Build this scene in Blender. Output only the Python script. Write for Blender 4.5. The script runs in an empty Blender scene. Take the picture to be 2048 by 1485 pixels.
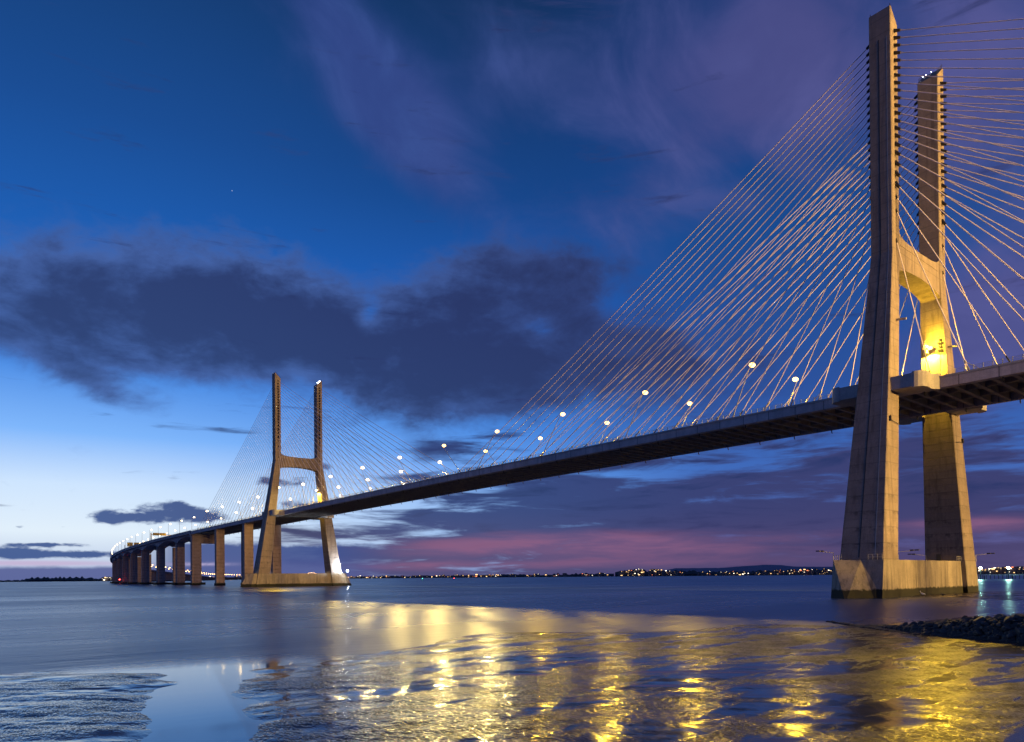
import bpy, math, random
import numpy as np
from mathutils import Vector, Matrix

random.seed(7)
SC = bpy.context.scene
COL = SC.collection

# ------------------------------------------------------------------ camera
CAM = Vector((-80.7808, 211.2645, 5.9723))
YAW, PITCH, ROLL, FPX, PY = 0.6911, 0.0043, -0.0080, 1419.24, 1147.33
fw = Vector((math.cos(YAW) * math.cos(PITCH), -math.sin(YAW) * math.cos(PITCH), math.sin(PITCH)))
r0 = Vector((-math.sin(YAW), -math.cos(YAW), 0))
u0 = r0.cross(fw)
rt = math.cos(ROLL) * r0 + math.sin(ROLL) * u0
up = -math.sin(ROLL) * r0 + math.cos(ROLL) * u0
cam_d = bpy.data.cameras.new('camera')
cam = bpy.data.objects.new('camera', cam_d)
COL.objects.link(cam)
cam.matrix_world = Matrix(((rt.x, up.x, -fw.x, CAM.x), (rt.y, up.y, -fw.y, CAM.y), (rt.z, up.z, -fw.z, CAM.z), (0, 0, 0, 1)))
cam_d.sensor_width = 36.0
cam_d.lens = FPX / 2048 * 36
cam_d.shift_y = (PY - 742.5) / 2048
cam_d.clip_start = 0.5
cam_d.clip_end = 60000
SC.camera = cam

SC.view_settings.view_transform = 'Standard'
SC.view_settings.look = 'None'
SC.view_settings.exposure = 0
SC.view_settings.gamma = 1
SC.view_settings.use_curve_mapping = False
SC.render.engine = 'CYCLES'
SC.cycles.sample_clamp_indirect = 0.8
SC.cycles.sample_clamp_direct = 0
SC.cycles.max_bounces = 4
SC.cycles.use_adaptive_sampling = False
SC.cycles.use_light_tree = False          # even odds for every lamp: the far glitter needs them all
SC.cycles.use_denoising = True
SC.cycles.denoiser = 'OPENIMAGEDENOISE'
SC.cycles.blur_glossy = 3.0

SODIUM = (1.0, 0.61, 0.035)
LAMP_W = 40000.0         # lamps over the roadway
WALL_W = 60000.0           # lamps on the pylon legs
APPROACH_W = 10000000.0    # floods added in unseen shore-approach lamps, aimed at the pylons
SLIP_W = 14500000.0       # floods in the added slip road's unseen lamps, turned on the pylons


def lin(r, g, b):
    f = lambda c: (c / 255 / 12.92) if c / 255 <= 0.04045 else ((c / 255 + 0.055) / 1.055) ** 2.4
    return (f(r), f(g), f(b))


# ------------------------------------------------------------------ sky
W = bpy.data.worlds.new('World')
SC.world = W
W.use_nodes = True
NT = W.node_tree
NT.nodes.clear()


class N:
    """tiny node helper"""
    def __init__(s, nt): s.nt = nt
    def new(s, t): return s.nt.nodes.new(t)
    def put(s, sock, v):
        if hasattr(v, 'links') or isinstance(v, bpy.types.NodeSocket): s.nt.links.new(v, sock)
        else: sock.default_value = v
    def m(s, op, a, b=0.0, c=0.0, clamp=False):
        n = s.new('ShaderNodeMath'); n.operation = op; n.use_clamp = clamp
        s.put(n.inputs[0], a); s.put(n.inputs[1], b); s.put(n.inputs[2], c)
        return n.outputs[0]
    def mix(s, f, a, b, mode='MIX'):
        n = s.new('ShaderNodeMix'); n.data_type = 'RGBA'; n.blend_type = mode
        s.put(n.inputs[0], f)
        for i, v in ((6, a), (7, b)):
            if isinstance(v, tuple): n.inputs[i].default_value = (*v[:3], 1)
            else: s.put(n.inputs[i], v)
        return n.outputs[2]
    def smooth(s, v, lo, hi, a=0.0, b=1.0):
        n = s.new('ShaderNodeMapRange'); n.interpolation_type = 'SMOOTHSTEP'
        s.put(n.inputs[0], v); s.put(n.inputs[1], lo); s.put(n.inputs[2], hi); s.put(n.inputs[3], a); s.put(n.inputs[4], b)
        return n.outputs[0]
    def noise(s, vec, scale, detail=5.0, rough=0.55, dist=0.0):
        n = s.new('ShaderNodeTexNoise')
        if vec is not None: s.put(n.inputs['Vector'], vec)
        n.inputs['Scale'].default_value = scale; n.inputs['Detail'].default_value = detail
        n.inputs['Roughness'].default_value = rough; n.inputs['Distortion'].default_value = dist
        return n.outputs['Fac']
    def ramp(s, v, stops):
        n = s.new('ShaderNodeValToRGB'); n.color_ramp.interpolation = 'LINEAR'
        el = n.color_ramp.elements
        while len(el) < len(stops): el.new(0.5)
        for e, (p, c) in zip(el, stops): e.position = p; e.color = (*c, 1)
        s.put(n.inputs[0], v)
        return n.outputs[0]
    def comb(s, x, y, z):
        n = s.new('ShaderNodeCombineXYZ'); s.put(n.inputs[0], x); s.put(n.inputs[1], y); s.put(n.inputs[2], z)
        return n.outputs[0]


def az_el(u, v):
    """compass bearing (radians to the right of the line of sight) and elevation of a spot of the sky"""
    a = math.atan((u - 1024) / FPX)
    hz = 1161.75 - u * 16.5 / 2048
    return a, math.atan((hz - v) / FPX * math.cos(a))


def build_sky():
    n = N(NT)
    tc = n.new('ShaderNodeTexCoord').outputs['Generated']
    sep = n.new('ShaderNodeSeparateXYZ'); NT.links.new(tc, sep.inputs[0])
    dx, dy, dz = sep.outputs
    # bearing relative to the line of sight, to the right positive
    a = n.m('ARCTAN2', n.m('ADD', n.m('MULTIPLY', dx, r0.x), n.m('MULTIPLY', dy, r0.y)),
            n.m('ADD', n.m('MULTIPLY', dx, math.cos(YAW)), n.m('MULTIPLY', dy, -math.sin(YAW))))
    e = n.m('ARCSINE', n.m('MAXIMUM', dz, 0.0))
    ev = n.m('DIVIDE', e, 0.7, clamp=True)

    def el_(v, u=1024): return max(0.0, az_el(u, v)[1] / 0.7)
    west = n.ramp(ev, [(0.0, lin(170, 185, 220)), (el_(1060, 0), lin(226, 240, 252)), (el_(960, 0), lin(206, 229, 255)),
                       (el_(850, 0), lin(128, 183, 252)), (el_(700, 0), lin(66, 135, 226)), (el_(450, 0), lin(31, 96, 182)),
                       (el_(150, 0), lin(27, 77, 148)), (1.0, lin(22, 58, 108))])
    mid = n.ramp(ev, [(0.0, lin(130, 165, 225)), (el_(1050), lin(132, 182, 244)), (el_(950), lin(96, 158, 242)),
                      (el_(850), lin(66, 132, 222)), (el_(650), lin(36, 98, 190)), (el_(400), lin(23, 69, 136)),
                      (el_(150), lin(22, 55, 106)), (1.0, lin(20, 47, 88))])
    east = n.ramp(ev, [(0.0, lin(100, 78, 118)), (el_(1050), lin(78, 98, 164)), (el_(950), lin(64, 106, 186)),
                       (el_(800), lin(44, 82, 156)), (el_(500), lin(26, 74, 142)), (el_(300), lin(22, 64, 128)), (1.0, lin(24, 54, 108))])
    s1 = n.smooth(a, -0.55, 0.16)
    s2 = n.smooth(a, -0.06, 0.32)
    # the sky fades back to the eastern colours round the back of the viewer
    back = n.smooth(a, -1.7, -0.9, 1.0, 0.0)
    base = n.mix(s2, n.mix(s1, west, mid), east)
    base = n.mix(back, base, east)

    # noises live on the direction sphere
    st = n.m('MULTIPLY', e, 1.7)
    P = n.comb(a, st, 3.1)
    wn = n.new('ShaderNodeTexNoise'); wn.inputs['Scale'].default_value = 5.0; wn.inputs['Detail'].default_value = 3
    NT.links.new(P, wn.inputs['Vector'])
    vm = n.new('ShaderNodeVectorMath'); vm.operation = 'MULTIPLY_ADD'
    NT.links.new(wn.outputs['Color'], vm.inputs[0]); vm.inputs[1].default_value = (0.12, 0.10, 0); NT.links.new(P, vm.inputs[2])
    PW = vm.outputs[0]
    nA = n.noise(PW, 5.0, 6, 0.55)            # big billows
    nB = n.noise(PW, 14.0, 5, 0.6)            # smaller billows
    PS = n.comb(n.m('MULTIPLY', a, 1.6), n.m('MULTIPLY', e, 15.0), 0.7)
    nS = n.noise(PS, 2.6, 6, 0.62, 0.3)       # long level streaks
    # wisps drawn out along a diagonal
    PD = n.comb(n.m('ADD', n.m('MULTIPLY', a, 0.8), n.m('MULTIPLY', e, 0.5)), n.m('SUBTRACT', n.m('MULTIPLY', e, 3.0), n.m('MULTIPLY', a, -2.6)), 1.3)
    nD = n.noise(PD, 2.6, 5, 0.5, 0.4)

    def blob(u, v, su, sv, amp=1.0, tilt=0.0):
        a0, e0 = az_el(u, v)
        k = math.cos(a0)
        sa, se = su / FPX * k * k, sv / FPX * k
        da = n.m('SUBTRACT', a, a0)
        de = n.m('SUBTRACT', e, e0)
        if tilt: de = n.m('SUBTRACT', de, n.m('MULTIPLY', da, tilt))
        q = n.m('ADD', n.m('POWER', n.m('DIVIDE', n.m('ABSOLUTE', da), sa), 2.0), n.m('POWER', n.m('DIVIDE', n.m('ABSOLUTE', de), se), 2.0))
        return n.m('MULTIPLY', n.m('EXPONENT', n.m('MULTIPLY', q, -1.0)), amp)

    def total(bs):
        t = bs[0]
        for b in bs[1:]: t = n.m('ADD', t, b)
        return t

    def dens(base_, noise_terms, lo, hi):
        t = base_
        for nz, amp in noise_terms: t = n.m('ADD', t, n.m('MULTIPLY', n.m('SUBTRACT', nz, 0.5), amp))
        return n.smooth(t, lo, hi)

    col = base
    nV = n.noise(PW, 3.2, 5, 0.5)             # broad soft veils
    nF = n.noise(n.comb(n.m('ADD', a, n.m('MULTIPLY', e, 0.35)), n.m('MULTIPLY', e, 1.3), 5.5), 7.0, 6, 0.58, 0.6)
    # high violet cloud, thin, upper right and a diagonal wisp upper centre
    hi_ = total([blob(1400, 160, 280, 200, 0.75), blob(1620, 90, 200, 130, 0.5), blob(1960, 250, 200, 330, 0.85), blob(640, 60, 190, 120, 0.6, -0.6),
                 blob(760, 180, 170, 100, 0.66, -0.8), blob(850, 290, 130, 120, 0.6, -0.4), blob(1010, 130, 150, 110, 0.4), blob(1200, 440, 200, 60, 0.34),
                 blob(2020, 680, 190, 160, 0.85), blob(1500, 340, 90, 40, -0.3), blob(1940, 470, 90, 50, -0.35), blob(1440, 20, 60, 30, -0.2),
                 n.m('MULTIPLY', n.smooth(n.m('ABSOLUTE', a), 0.7, 1.2), 0.5)])
    dh = n.m('MULTIPLY', dens(hi_, [(nV, 1.5), (nF, 1.0)], 0.18, 1.05), n.smooth(hi_, 0.0, 0.25))
    hcol = n.mix(n.smooth(a, -0.25, 0.55), lin(52, 72, 136), lin(80, 80, 136))
    hcol = n.mix(n.smooth(nF, 0.35, 0.7), hcol, n.mix(n.smooth(a, -0.2, 0.5), lin(62, 86, 152), lin(90, 90, 148)))
    col = n.mix(n.m('MULTIPLY', dh, 0.86), col, hcol)

    # the dark cloud bank
    bank = total([blob(90, 605, 270, 120, 1.0, -0.03), blob(400, 600, 240, 115, 1.05), blob(580, 675, 200, 95, 0.95), blob(180, 760, 120, 38, 0.5, -0.5), blob(330, 735, 150, 30, 0.35),
                  blob(910, 650, 150, 120, 0.95), blob(1030, 570, 160, 80, 0.75), blob(920, 765, 220, 80, 0.9), blob(1180, 690, 190, 85, 0.75),
                  blob(1400, 740, 240, 75, 0.5), blob(1150, 540, 110, 45, 0.4), blob(720, 715, 90, 50, 0.55), blob(870, 905, 60, 20, 0.7), blob(1500, 880, 300, 50, 0.25),
                  blob(1080, 660, 55, 28, -0.6), blob(690, 645, 120, 60, 0.6), blob(742, 632, 34, 30, -0.7), blob(1120, 850, 120, 30, -0.2)])
    nC = n.noise(n.comb(a, n.m('MULTIPLY', e, 2.0), 9.0), 34.0, 5, 0.6, 0.2)
    db = dens(bank, [(nA, 0.8), (nB, 0.95), (nF, 0.5), (nC, 0.28)], 0.18, 0.80)
    core = dens(bank, [(nA, 1.5), (nB, 2.0), (nC, 0.7)], 0.25, 1.45)
    bcol = n.mix(core, n.mix(n.smooth(a, -0.35, 0.2), lin(72, 100, 164), lin(52, 68, 122)), n.mix(n.smooth(a, -0.5, 0.0), lin(46, 58, 101), lin(43, 50, 90)))
    col = n.mix(n.m('MULTIPLY', db, 0.9), col, bcol)

    # layered low cloud, right of the far pylon and on to the east
    elow = n.m('SUBTRACT', 1.0, n.smooth(e, 0.075, 0.24))
    lowmask = n.m('MULTIPLY', n.smooth(a, -0.36, 0.0), elow)
    lowmask = n.m('ADD', lowmask, blob(640, 1110, 170, 60, 0.55))
    lowmask = n.m('ADD', lowmask, blob(1400, 905, 90, 16, -0.25))
    lowmask = n.m('ADD', lowmask, blob(960, 985, 110, 22, -0.3))
    lowmask = n.m('ADD', lowmask, blob(1560, 1000, 160, 40, -0.15))
    lowmask = n.m('ADD', lowmask, n.m('MULTIPLY', back, n.m('MULTIPLY', elow, 0.6)))
    nL = n.noise(n.comb(n.m('MULTIPLY', a, 1.5), n.m('MULTIPLY', e, 10.0), 2.2), 5.5, 6, 0.6, 0.5)
    dl = dens(lowmask, [(nS, 2.0), (nL, 1.9)], 0.22, 0.80)
    lcol = n.mix(n.smooth(e, 0.0, 0.11), lin(78, 70, 112), n.mix(n.smooth(a, -0.2, 0.55), lin(50, 68, 122), lin(60, 62, 108)))
    lcol = n.mix(n.smooth(nL, 0.5, 0.75), lcol, n.mix(n.smooth(e, 0.0, 0.12), lin(66, 58, 100), lin(38, 50, 96)))
    col = n.mix(n.m('MULTIPLY', dl, 0.95), col, lcol)
    # blushing undersides towards the horizon
    pink = total([blob(1010, 1094, 260, 17, 1.0), blob(1240, 1080, 300, 24, 0.6), blob(1000, 1130, 500, 12, 0.4), blob(1960, 1052, 180, 22, 0.8), blob(1420, 1110, 380, 24, 0.4), blob(880, 1132, 260, 9, 0.5), blob(1600, 1075, 150, 12, 0.3)])
    pk = n.m('MULTIPLY', n.smooth(n.m('ADD', pink, n.m('MULTIPLY', n.m('SUBTRACT', nS, 0.5), 1.2)), 0.05, 1.05), n.m('MULTIPLY', n.smooth(pink, 0.0, 0.25), n.m('ADD', 0.35, n.m('MULTIPLY', n.smooth(nL, 0.35, 0.65), 0.4))))
    col = n.mix(pk, col, lin(148, 100, 134))

    # small dark clouds low over the bend of the viaduct
    small = total([blob(300, 1034, 95, 15, 1.1), blob(345, 1012, 50, 14, 0.8), blob(410, 1032, 60, 15, 0.7), blob(220, 1040, 45, 10, 0.6),
                   blob(100, 1090, 90, 5, 1.0), blob(120, 1110, 170, 9, 1.15), blob(20, 1104, 60, 12, 0.9), blob(560, 965, 60, 14, 0.8),
                   blob(600, 1010, 80, 12, 0.6), blob(480, 1010, 40, 8, 0.4), blob(640, 935, 26, 14, 0.7), blob(40, 1054, 14, 4, 0.6), blob(125, 1054, 12, 4, 0.5)])
    dsm = n.m('MULTIPLY', dens(small, [(nC, 2.0), (nB, 0.6)], 0.30, 0.85), n.smooth(small, 0.08, 0.4))
    col = n.mix(n.m('MULTIPLY', dsm, 0.95), col, n.mix(n.smooth(a, -0.6, -0.25), lin(58, 86, 144), lin(52, 70, 124)))
    # violet haze bank on the sea horizon at the left, with a pale rose slit above it
    slit = blob(60, 1127, 260, 7, 0.85)
    col = n.mix(n.smooth(slit, 0.1, 0.9), col, lin(196, 182, 214))
    lbank = n.smooth(n.m('ADD', e, n.m('MULTIPLY', n.m('SUBTRACT', nC, 0.5), 0.006)), 0.0125, 0.0185, 1.0, 0.0)
    lb = n.m('MULTIPLY', lbank, n.smooth(a, -0.16, -0.34))
    lb = n.m('MULTIPLY', lb, n.m('SUBTRACT', 1.0, back))
    # the same bank stands higher behind the viaduct
    lb2 = n.smooth(n.m('ADD', e, n.m('ADD', n.m('MULTIPLY', n.m('SUBTRACT', nC, 0.5), 0.014), n.m('MULTIPLY', n.m('SUBTRACT', nB, 0.5), 0.012))), 0.042, 0.049, 1.0, 0.0)
    lb2 = n.m('MULTIPLY', lb2, n.m('MULTIPLY', n.smooth(a, -0.50, -0.42), n.smooth(a, -0.14, -0.26)))
    col = n.mix(n.m('MULTIPLY', lb2, 0.95), col, n.mix(n.smooth(e, 0.0, 0.04), lin(84, 92, 148), lin(66, 84, 142)))
    slit2 = n.m('MULTIPLY', blob(400, 1129, 60, 3.5, 0.9), n.smooth(nC, 0.3, 0.5))
    col = n.mix(slit2, col, lin(176, 166, 204))
    col = n.mix(n.m('MULTIPLY', lb, 0.95), col, lin(88, 98, 152))

    # a few stars
    vo = n.new('ShaderNodeTexVoronoi'); vo.inputs['Scale'].default_value = 26.0
    NT.links.new(tc, vo.inputs['Vector'])
    star = n.smooth(vo.outputs['Distance'], 0.010, 0.018, 1.0, 0.0)
    pick = n.new('ShaderNodeSeparateColor'); NT.links.new(vo.outputs['Color'], pick.inputs[0])
    star = n.m('MULTIPLY', star, n.smooth(pick.outputs[0], 0.93, 1.0))
    star = n.m('MULTIPLY', star, n.smooth(e, 0.2, 0.4))
    col = n.mix(n.m('MULTIPLY', star, 0.6), col, (0.7, 0.8, 1.0))
    bg = n.new('ShaderNodeBackground'); NT.links.new(col, bg.inputs[0]); bg.inputs[1].default_value = 1.0
    out = n.new('ShaderNodeOutputWorld'); NT.links.new(bg.outputs[0], out.inputs[0])


build_sky()
W.cycles.sampling_method = 'NONE'      # the soft sky needs no light sampling of its own

# ------------------------------------------------------------------ materials
def mat(name):
    m = bpy.data.materials.new(name); m.use_nodes = True
    nt = m.node_tree
    return m, nt, N(nt), nt.nodes['Principled BSDF']


def plain(name, color, rough=0.6, metal=0.0, var=0.12, scale=2.0):
    m, nt, n, b = mat(name)
    g = n.new('ShaderNodeNewGeometry').outputs['Position']
    f = n.noise(g, scale, 4)
    lo = tuple(c * (1 - var) for c in color); hi = tuple(c * (1 + var) for c in color)
    nt.links.new(n.mix(f, lo, hi), b.inputs['Base Color'])
    b.inputs['Roughness'].default_value = rough; b.inputs['Metallic'].default_value = metal
    return m


def concrete(name, color, lift=0.0, tide=0.0, stain=0.5, rough=0.8, panel=0.0):
    m, nt, n, b = mat(name)
    g = n.new('ShaderNodeNewGeometry').outputs['Position']
    sep = n.new('ShaderNodeSeparateXYZ'); nt.links.new(g, sep.inputs[0])
    z = sep.outputs[2]
    mott = n.noise(g, 0.35, 6, 0.6)
    fine = n.noise(g, 3.0, 5, 0.65)
    k = n.m('ADD', n.m('MULTIPLY', mott, 0.55), n.m('MULTIPLY', fine, 0.45))
    c = n.mix(n.smooth(k, 0.3, 0.7), tuple(x * 0.74 for x in color), tuple(x * 1.16 for x in color))
    # rain streaks: noise drawn out down the face
    sv = n.comb(n.m('MULTIPLY', sep.outputs[0], 1.0), n.m('MULTIPLY', sep.outputs[1], 1.0), n.m('MULTIPLY', z, 0.035))
    stv = n.noise(sv, 0.75, 6, 0.7)
    st = n.smooth(stv, 0.47, 0.72)
    c = n.mix(n.m('MULTIPLY', st, stain), c, tuple(x * 0.38 for x in color))
    if lift:
        fz = n.m('FRACT', n.m('DIVIDE', n.m('ADD', z, 0.6), lift))
        # each lift cast a little lighter or darker, with a thin dark joint
        idx = n.m('FLOOR', n.m('DIVIDE', n.m('ADD', z, 0.6), lift))
        wn = n.new('ShaderNodeTexWhiteNoise'); wn.noise_dimensions = '1D'; nt.links.new(idx, wn.inputs['W'])
        c = n.mix(n.m('MULTIPLY', wn.outputs['Value'], 0.32), c, tuple(x * 0.62 for x in color))
        line = n.m('LESS_THAN', n.m('ABSOLUTE', n.m('SUBTRACT', fz, 0.5)), 0.035 * 4.0 / lift)
        c = n.mix(n.m('MULTIPLY', line, 0.3), c, tuple(x * 0.3 for x in color))
        # seepage under the joints
        seep = n.m('MULTIPLY', n.smooth(n.noise(g, 0.45, 6, 0.75), 0.46, 0.60), n.smooth(fz, 0.02, 0.5))
        seep = n.m('MULTIPLY', seep, n.m('LESS_THAN', fz, 0.5))
        low = n.smooth(z, 52.0, 12.0)
        c = n.mix(n.m('MULTIPLY', n.m('MULTIPLY', seep, low), 0.75), c, tuple(x * 0.2 for x in color))
    if panel:
        fx = n.m('FRACT', n.m('DIVIDE', sep.outputs[0], panel))
        idx = n.m('FLOOR', n.m('DIVIDE', sep.outputs[0], panel))
        wn = n.new('ShaderNodeTexWhiteNoise'); wn.noise_dimensions = '1D'; nt.links.new(idx, wn.inputs['W'])
        c = n.mix(n.m('MULTIPLY', wn.outputs['Value'], 0.4), c, tuple(x * 0.62 for x in color))
        c = n.mix(n.m('MULTIPLY', n.m('LESS_THAN', fx, 0.035), 0.7), c, tuple(x * 0.22 for x in color))
    if tide:
        tz = n.m('ADD', z, n.m('MULTIPLY', n.m('SUBTRACT', n.noise(g, 0.8, 4), 0.5), 1.2))
        t = n.smooth(tz, tide - 0.25, tide + 0.25, 1.0, 0.0)
        c = n.mix(t, c, n.mix(fine, (0.007, 0.008, 0.004), (0.026, 0.026, 0.010)))
        drip = n.m('MULTIPLY', n.smooth(stv, 0.45, 0.7), n.smooth(z, tide + 7, tide, 0.0, 1.0))
        c = n.mix(n.m('MULTIPLY', n.m('MULTIPLY', drip, 0.6), n.m('SUBTRACT', 1.0, t)), c, tuple(x * 0.3 for x in color))
    nt.links.new(c, b.inputs['Base Color'])
    b.inputs['Roughness'].default_value = rough
    bp = n.new('ShaderNodeBump'); bp.inputs['Strength'].default_value = 0.35; bp.inputs['Distance'].default_value = 0.08
    nt.links.new(k, bp.inputs['Height']); nt.links.new(bp.outputs[0], b.inputs['Normal'])
    return m


def glow(name, color, strength):
    m, nt, n, b = mat(name)
    e = n.new('ShaderNodeEmission'); e.inputs[0].default_value = (*color, 1); e.inputs[1].default_value = strength
    nt.links.new(e.outputs[0], nt.nodes['Material Output'].inputs[0])
    m.cycles.emission_sampling = 'NONE'
    return m


M_PYLON = concrete('pylon_concrete', (0.31, 0.245, 0.205), lift=4.05, tide=0, stain=0.8)
M_PLINTH = concrete('plinth_concrete', (0.33, 0.28, 0.22), lift=0, tide=2.1, stain=0.8)
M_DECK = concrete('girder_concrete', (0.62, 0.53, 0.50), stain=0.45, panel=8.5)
M_FAIR = concrete('fairing_concrete', (0.46, 0.42, 0.38), stain=0.2)
M_PIER = concrete('pier_concrete', (0.42, 0.31, 0.27), lift=3.2, tide=2.6, stain=0.35)
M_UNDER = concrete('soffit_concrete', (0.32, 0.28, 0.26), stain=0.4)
M_ASPH = plain('asphalt', (0.05, 0.05, 0.052), 0.85)
M_STEEL = plain('galvanised_steel', (0.42, 0.40, 0.37), 0.45, 0.3)
M_BLACK = plain('black_plastic', (0.015, 0.015, 0.017), 0.45)
M_STAY = plain('stay_sheath', (0.84, 0.74, 0.78), 0.5, 0, 0.03)
M_PAINT = plain('grey_paint', (0.30, 0.30, 0.31), 0.5)
M_SIGN = plain('sign_panel', (0.60, 0.42, 0.08), 0.5)
M_DARK = plain('dark_metal', (0.03, 0.03, 0.032), 0.5)
M_DOOR = plain('door_dark_grey', (0.05, 0.05, 0.055), 0.7)  # plain dark grey for the doors in the legs
M_ROCK = plain('dark_wet_rock', (0.055, 0.047, 0.040), 0.55, 0, 0.75, 1.1)
M_BIRD = plain('white_feathers', (0.8, 0.8, 0.78), 0.7)
M_LAND = plain('dark_shore', (0.035, 0.038, 0.04), 0.9, 0, 0.3, 0.01)
M_HILL = plain('hazed_hill', (0.25, 0.22, 0.28), 0.9, 0, 0.2, 0.002)  # evening haze put into the hill's pale violet colour
M_TOWN = plain('town_wall', (0.16, 0.14, 0.13), 0.85, 0, 0.3, 0.02)
G_LAMP = glow('sodium_bulb', (1.0, 0.58, 0.14), 7.0)
G_LAMPW = glow('pale_bulb', (1.0, 0.70, 0.30), 14.0)
G_FAR = glow('far_street_lamp', (1.0, 0.55, 0.18), 14)
G_TOWN = glow('town_window', (1.0, 0.60, 0.24), 3.0)
G_TOWNW = glow('town_white_light', (1.0, 0.88, 0.66), 5.0)
G_TOWNR = glow('town_red_light', (1.0, 0.25, 0.10), 2.5)
G_BEACON = glow('beacon_white', (0.75, 0.85, 1.0), 40)
G_GREEN = glow('jetty_bulb', (0.55, 1.0, 0.82), 160)
G_RED = glow('red_marker', (1.0, 0.06, 0.05), 14)
G_GRN = glow('green_marker', (0.1, 1.0, 0.6), 8)
G_FLOOD = glow('flood_glass', (0.85, 0.93, 1.0), 160)


# ------------------------------------------------------------------ mesh helpers
class MB:
    def __init__(s): s.v, s.f = [], []
    def quadbox(s, P):
        """8 points: bottom ring of four, then top ring of four"""
        o = len(s.v); s.v += [tuple(p) for p in P]
        s.f += [tuple(o + i for i in q) for q in ((3, 2, 1, 0), (4, 5, 6, 7), (0, 1, 5, 4), (1, 2, 6, 5), (2, 3, 7, 6), (3, 0, 4, 7))]
        return s
    def box(s, x0, x1, y0, y1, z0, z1):
        return s.quadbox([(x0, y0, z0), (x1, y0, z0), (x1, y1, z0), (x0, y1, z0), (x0, y0, z1), (x1, y0, z1), (x1, y1, z1), (x0, y1, z1)])
    def tube(s, a, b, ra, rb=None, n=8, cap=True):
        rb = ra if rb is None else rb
        a, b = Vector(a), Vector(b)
        d = (b - a).normalized()
        t = Vector((0, 0, 1)) if abs(d.z) < 0.95 else Vector((1, 0, 0))
        p = d.cross(t).normalized(); q = d.cross(p)
        o = len(s.v)
        for c, r in ((a, ra), (b, rb)):
            for i in range(n):
                w = 2 * math.pi * i / n
                s.v.append(tuple(c + (p * math.cos(w) + q * math.sin(w)) * r))
        for i in range(n): s.f.append((o + i, o + (i + 1) % n, o + n + (i + 1) % n, o + n + i))
        if cap: s.f.append(tuple(o + i for i in range(n))[::-1]); s.f.append(tuple(o + n + i for i in range(n)))
        return s
    def path(s, pts, r, n=6):
        for a, b in zip(pts[:-1], pts[1:]): s.tube(a, b, r, r, n)
        return s
    def loft(s, rings, cap=True):
        o = len(s.v); k = len(rings[0])
        for r in rings: s.v += [tuple(p) for p in r]
        for j in range(len(rings) - 1):
            for i in range(k):
                s.f.append((o + j * k + i, o + j * k + (i + 1) % k, o + (j + 1) * k + (i + 1) % k, o + (j + 1) * k + i))
        if cap: s.f.append(tuple(o + i for i in range(k))[::-1]); s.f.append(tuple(o + (len(rings) - 1) * k + i for i in range(k)))
        return s
    def prism(s, ring, vec):
        return s.loft([ring, [tuple(Vector(p) + Vector(vec)) for p in ring]])
    def rope(s, pts, r, n=8):
        """one continuous tube through the points, open at the ends"""
        pts = [Vector(p) for p in pts]
        d = (pts[-1] - pts[0]).normalized()
        p = d.cross(Vector((0, 0, 1))).normalized(); q = d.cross(p)
        return s.loft([[tuple(c + (p * math.cos(2 * math.pi * i / n) + q * math.sin(2 * math.pi * i / n)) * r) for i in range(n)] for c in pts], cap=False)
    def ball(s, c, rx, ry, rz, n=8, m=5):
        rings = []
        for j in range(m + 1):
            t = math.pi * (j + 0.0) / m
            t = min(max(t, 0.05), math.pi - 0.05)
            rings.append([(c[0] + rx * math.sin(t) * math.cos(2 * math.pi * i / n), c[1] + ry * math.sin(t) * math.sin(2 * math.pi * i / n), c[2] - rz * math.cos(t)) for i in range(n)])
        return s.loft(rings)
    def mesh(s, name, m, smooth=False):
        me = bpy.data.meshes.new(name)
        me.from_pydata(s.v, [], s.f)
        import bmesh
        bm = bmesh.new(); bm.from_mesh(me); bmesh.ops.recalc_face_normals(bm, faces=bm.faces[:]); bm.to_mesh(me); bm.free()
        me.materials.append(m)
        if smooth: me.polygons.foreach_set('use_smooth', [True] * len(me.polygons))
        return me
    def build(s, name, m, parent=None, smooth=False, **kw):
        return put(name, s.mesh(name, m, smooth), parent, **kw)


def put(name, data, parent=None, loc=None, **kw):
    o = bpy.data.objects.new(name, data); COL.objects.link(o)
    if parent is not None: o.parent = parent
    if loc is not None: o.location = loc
    for k, v in kw.items(): o[k] = v
    return o


def thing(name, label, cat, group=None, loc=(0, 0, 0)):
    o = put(name, None, None, loc)
    o.empty_display_size = 1
    o['label'] = label; o['category'] = cat
    if group: o['group'] = group
    return o


ORD = ['first', 'second', 'third', 'fourth', 'fifth', 'sixth', 'seventh', 'eighth', 'ninth', 'tenth', 'eleventh', 'twelfth', 'thirteenth',
       'fourteenth', 'fifteenth', 'sixteenth', 'seventeenth', 'eighteenth', 'nineteenth', 'twentieth', 'twenty-first', 'twenty-second', 'twenty-third', 'twenty-fourth']


def ordinal(i):
    if i < 24: return ORD[i]
    n = i + 1
    tens = {2: 'twenty', 3: 'thirty', 4: 'forty', 5: 'fifty', 6: 'sixty', 7: 'seventy', 8: 'eighty', 9: 'ninety'}
    t = {20: 'twentieth', 30: 'thirtieth', 40: 'fortieth', 50: 'fiftieth', 60: 'sixtieth', 70: 'seventieth', 80: 'eightieth', 90: 'ninetieth'}
    if n >= 100: return 'hundredth' if n == 100 else 'hundred and ' + ordinal(n - 101)
    return t[n] if n % 10 == 0 else tens[n // 10] + '-' + ORD[n % 10 - 1]


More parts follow.
